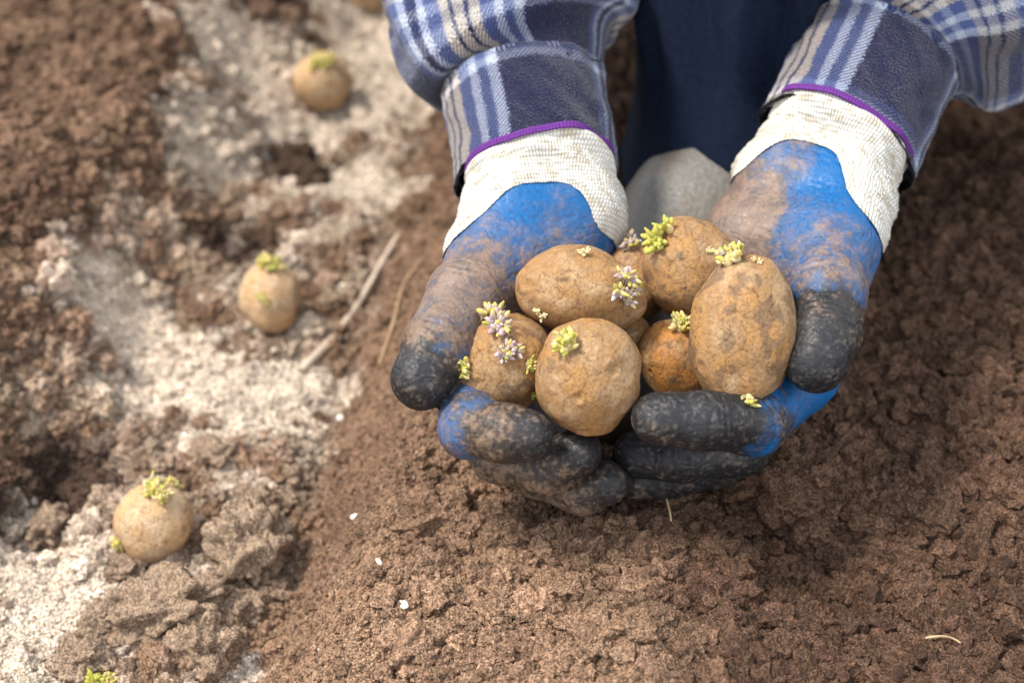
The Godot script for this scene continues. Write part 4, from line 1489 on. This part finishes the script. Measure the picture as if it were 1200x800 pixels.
func bits() -> void:
	clod(Vector3(-0.0386, 0.0120, 0.0306), Vector3(0.0165, 0.013, 0.013), 1201, 0.4, "rounded sandy clod of soil below the gloved thumb")
	clod(Vector3(-0.1382, -0.0200, 0.0033), Vector3(0.018, 0.022, 0.017), 1203, 1.1, "tall pointed clod beside the planted potato with clods at its foot", "", Color(0.43, 0.315, 0.225))
	clod(Vector3(-0.1791, -0.0400, 0.0473), Vector3(0.028, 0.015, 0.018), 1205, 0.1, "broad flat clod lying in front of the planted potato", "", Color(0.41, 0.295, 0.21))
	clod(Vector3(-0.1525, -0.0400, 0.0688), Vector3(0.014, 0.015, 0.013), 1207, 2.0, "upright clod next to the broad flat clod", "", Color(0.41, 0.295, 0.21))
	var plain := "fist shaped crumbly clod lying among the loose soil"
	for q in [[Vector3(-0.1476, -0.0400, 0.0142), 0.008], [Vector3(-0.1530, -0.0400, 0.0392), 0.011], [Vector3(-0.1432, -0.0400, 0.0380), 0.008], [Vector3(-0.1691, -0.0400, 0.0250), 0.008], [Vector3(-0.1990, -0.0500, 0.0137), 0.008], [Vector3(-0.1801, -0.0500, -0.3121), 0.010], [Vector3(-0.1634, -0.0400, -0.0695), 0.012], [Vector3(-0.2530, -0.0300, -0.0323), 0.012], [Vector3(-0.2134, -0.0400, 0.0777), 0.012], [Vector3(-0.1318, -0.0400, 0.0142), 0.007], [Vector3(-0.1390, -0.0500, 0.0375), 0.009], [Vector3(-0.1754, -0.0500, 0.0076), 0.007], [Vector3(-0.2028, -0.0500, 0.0462), 0.010], [Vector3(-0.1526, -0.0500, 0.0137), 0.009], [Vector3(-0.1632, -0.0500, 0.0346), 0.008], [Vector3(-0.1374, -0.0400, -0.0427), 0.009], [Vector3(-0.1762, -0.0500, -0.0333), 0.008], [Vector3(-0.1179, -0.0400, -0.0560), 0.008]]:
		clod(q[0], Vector3.ONE * float(q[1]) * Vector3(1.1, 0.8, 1.0), 1300 + int(float(q[1]) * 1e5) + int((q[0] as Vector3).x * 500.0), rng.randf() * TAU, plain + " in the trench", "clods in the trench", Color(0.40, 0.29, 0.21))
	for q in [[Vector3(-0.1444, -0.0600, -0.3567), 0.013], [Vector3(-0.1316, -0.0600, -0.3450), 0.010], [Vector3(-0.1532, -0.0600, -0.3726), 0.010], [Vector3(-0.1422, -0.0600, -0.3786), 0.008]]:
		clod(q[0], Vector3.ONE * float(q[1]), 1350 + int((q[0] as Vector3).z * 900.0), rng.randf() * TAU, "dark moist clod in the hole between two planted potatoes", "dark clods in the hole", Color(0.115, 0.075, 0.055))
	for q in [[Vector3(-0.0192, 0.0120, 0.0885), 0.0075], [Vector3(-0.0075, 0.0120, 0.0987), 0.0075], [Vector3(0.0000, 0.0100, 0.0543), 0.006], [Vector3(-0.0123, 0.0100, 0.0566), 0.006], [Vector3(0.0080, 0.0100, 0.0899), 0.007], [Vector3(0.0241, 0.0100, 0.0845), 0.008], [Vector3(-0.0604, 0.0100, 0.0845), 0.006], [Vector3(-0.0388, 0.0100, 0.0679), 0.007], [Vector3(0.0389, 0.0100, 0.1266), 0.010], [Vector3(0.0526, 0.0100, 0.1241), 0.009], [Vector3(-0.0470, 0.0100, 0.1164), 0.010]]:
		clod(q[0], Vector3.ONE * float(q[1]) * Vector3(1.15, 0.7, 1.0), 1400 + int((q[0] as Vector3).x * 3000.0), rng.randf() * TAU, "small sandy clod on the dry soil below the gloves", "clods on the dry soil")
	for q in [[Vector3(0.1443, 0.0000, 0.0975), 0.008], [Vector3(0.1306, 0.0100, 0.0184), 0.019], [Vector3(0.1132, 0.0100, 0.0334), 0.012], [Vector3(0.1425, 0.0100, 0.0334), 0.012], [Vector3(0.1024, 0.0100, 0.0623), 0.011], [Vector3(0.1761, 0.0100, 0.0334), 0.010], [Vector3(0.2093, 0.0100, 0.0092), 0.013], [Vector3(0.2243, 0.0100, 0.0679), 0.011], [Vector3(0.1802, 0.0100, -0.0620), 0.010], [Vector3(0.2042, 0.0100, -0.0418), 0.012], [Vector3(0.2412, 0.0100, -0.0758), 0.012], [Vector3(0.0920, 0.0100, 0.0363), 0.010], [Vector3(0.2334, 0.0100, -0.1116), 0.012], [Vector3(0.1347, 0.0000, 0.0752), 0.009], [Vector3(0.1674, 0.0000, 0.0752), 0.010], [Vector3(0.2525, 0.0100, -0.0158), 0.012]]:
		clod(q[0], Vector3.ONE * float(q[1]) * Vector3(1.1, 0.75, 1.0), 1500 + int((q[0] as Vector3).x * 3000.0), rng.randf() * TAU, "moist clod, shade put into its dark colour, on the soil beside the shaded furrow", "clods on the moist soil")

	strand("dry_stick", [[Vector3(-0.0707, -0.0400, -0.2675), 0.005], [Vector3(-0.0827, -0.0430, -0.2400), 0.005], [Vector3(-0.0946, -0.0450, -0.2106), 0.005], [Vector3(-0.1081, -0.0460, -0.1740), 0.004], [Vector3(-0.1225, -0.0500, -0.1440), 0.003]], 0.0016, 0.0030, Color(0.50, 0.40, 0.31), "pale weathered stick lying along the trench edge", "stick")
	strand("straw", [[Vector3(-0.0524, -0.0180, -0.2159), 0.002], [Vector3(-0.0644, -0.0250, -0.1936), 0.003], [Vector3(-0.0688, -0.0220, -0.1597), 0.003], [Vector3(-0.0768, -0.0250, -0.1403), 0.001]], 0.0008, 0.0012, Color(0.36, 0.24, 0.14), "thin tan straw on the bank between stick and glove", "straw")
	strand("root_fibre", [[Vector3(0.1847, -0.0100, 0.1093), 0.004], [Vector3(0.1933, -0.0100, 0.1134), 0.009], [Vector3(0.2058, -0.0100, 0.1103), 0.010], [Vector3(0.2179, -0.0100, 0.1207), 0.006]], 0.0005, 0.0007, Color(0.50, 0.36, 0.20), "long curled root fibre on smooth soil, longest of the fibres", "root")
	strand("root_fibre", [[Vector3(0.0754, 0.0000, 0.0352), 0.014], [Vector3(0.0768, 0.0000, 0.0469), 0.012], [Vector3(0.0771, 0.0000, 0.0561), 0.001]], 0.0004, 0.0005, Color(0.50, 0.36, 0.20), "fine upright root fibre sticking out of the soil below the gloves", "root", "root fibres")
	strand("root_fibre", [[Vector3(0.1134, 0.0000, 0.0584), 0.010], [Vector3(0.1099, 0.0000, 0.0652), 0.009], [Vector3(0.1086, 0.0000, 0.0752), 0.002]], 0.0004, 0.0005, Color(0.50, 0.36, 0.20), "fine upright root fibre sticking out of the soil below the gloves", "root", "root fibres")
	strand("root_fibre", [[Vector3(0.1474, 0.0000, -0.0423), 0.006], [Vector3(0.1283, 0.0000, -0.0291), 0.010], [Vector3(0.1152, 0.0000, -0.0201), 0.004]], 0.0005, 0.0007, Color(0.33, 0.23, 0.13), "brown root fibre in the shade right under the blue glove finger", "root")
	strand("root_fibre", [[Vector3(0.1713, 0.0000, 0.0075), 0.003], [Vector3(0.1750, 0.0000, 0.0124), 0.004], [Vector3(0.1783, 0.0000, 0.0161), 0.002]], 0.0005, 0.0004, Color(0.46, 0.32, 0.19), "short bent root fibre on the dark clods", "root")

	# little white feed pellets in and near the trench
	var s := SphereMesh.new()
	s.radius = 0.0019
	s.height = 0.0036
	s.radial_segments = 14
	s.rings = 8
	for q in [Vector3(-0.1282, -0.0300, 0.0160), Vector3(-0.1958, -0.0500, 0.0203), Vector3(-0.2065, -0.0500, 0.0281), Vector3(-0.2125, -0.0500, 0.0287), Vector3(-0.2671, -0.0200, -0.0794), Vector3(-0.2193, -0.0400, -0.0394), Vector3(-0.0824, 0.0000, -0.0030), Vector3(-0.2624, -0.0200, -0.2019), Vector3(-0.2029, -0.0500, -0.3009), Vector3(-0.1678, -0.0500, -0.2991), Vector3(-0.2416, -0.0400, -0.0232), Vector3(-0.1716, -0.0500, 0.0700), Vector3(-0.1466, -0.0500, 0.0778), Vector3(-0.2780, -0.0100, -0.4305), Vector3(-0.2437, -0.0100, -0.4492), Vector3(-0.2640, -0.0100, -0.3953), Vector3(-0.1835, -0.0500, -0.0915), Vector3(-0.0978, -0.0200, -0.1107), Vector3(-0.1322, -0.0500, -0.2509)]:
		var o := put(s, M.pellet, "feed_pellet", self)
		o.position = Vector3(q.x, ground_at(q.x, q.z) + 0.0012, q.z)
		o.scale = Vector3.ONE * rng.randf_range(0.75, 1.15)
		tag(o, "tiny round white pellet lying in and around the trench", "pellet", "white pellets strewn on the soil")
	# grit: pale shell chips on the dry soil
	for q in [[Vector3(-0.0646, 0.0000, 0.0578), 0.0016], [Vector3(-0.0815, 0.0000, -0.0024), 0.0017], [Vector3(-0.0516, 0.0000, 0.0905), 0.0026], [Vector3(0.0779, 0.0000, 0.0561), 0.0014], [Vector3(0.0854, 0.0000, 0.1143), 0.0011]]:
		var c := clod_mesh(1700 + int(float(q[1]) * 1e6), 1, 0.5)
		for i in c.v.size(): c.v[i] = c.v[i] * Vector3(1.3, 0.45, 0.8) * float(q[1])
		c.n = PackedVector3Array()
		var o := put(c.mesh(), M.pellet, "stone_chip", self)
		o.position = Vector3(q[0].x, ground_at(q[0].x, q[0].z) + 0.0008, q[0].z)
		o.rotation = Vector3(0.3, rng.randf() * TAU, 0.2)
		tag(o, "white stone chip on the dry soil below the gloves", "stone", "white chips on the soil")
	seedling(Vector3(0.0754, 0.0100, 0.1143), 0.0042, "tiny two leaved green seedling on the dry soil")
	seedling(Vector3(0.0986, 0.0100, 0.0043), 0.0060, "thin green shoot in the shade under the gloves")

func seedling(at: Vector3, size: float, label: String) -> void:
	var o := root_node("seedling", Vector3(at.x, ground_at(at.x, at.z), at.z))
	tag(o, label, "seedling")
	var col := Color(0.16, 0.27, 0.04)
	var g := Gather.new()
	g.bud(Vector3(0, -0.002, 0), Vector3(0.1, 1, 0.05).normalized(), size * 0.9, 0.0005, col, col, Vector3.ZERO)
	put(g.mesh(), M.sprout, "stem", o)
	for k in 2:
		var leaf := Gather.new()
		var d := Vector3(cos(2.6 * k + 0.3), 0.35, sin(2.6 * k + 0.3)).normalized()
		leaf.bud(Vector3.ZERO, d, size * 1.1, size * 0.28, col, Color(0.26, 0.36, 0.06), Vector3(0, -0.2, 0))
		var m := put(leaf.mesh(), M.sprout, "leaf", o)
		m.position = Vector3(0, size * 0.7, 0)
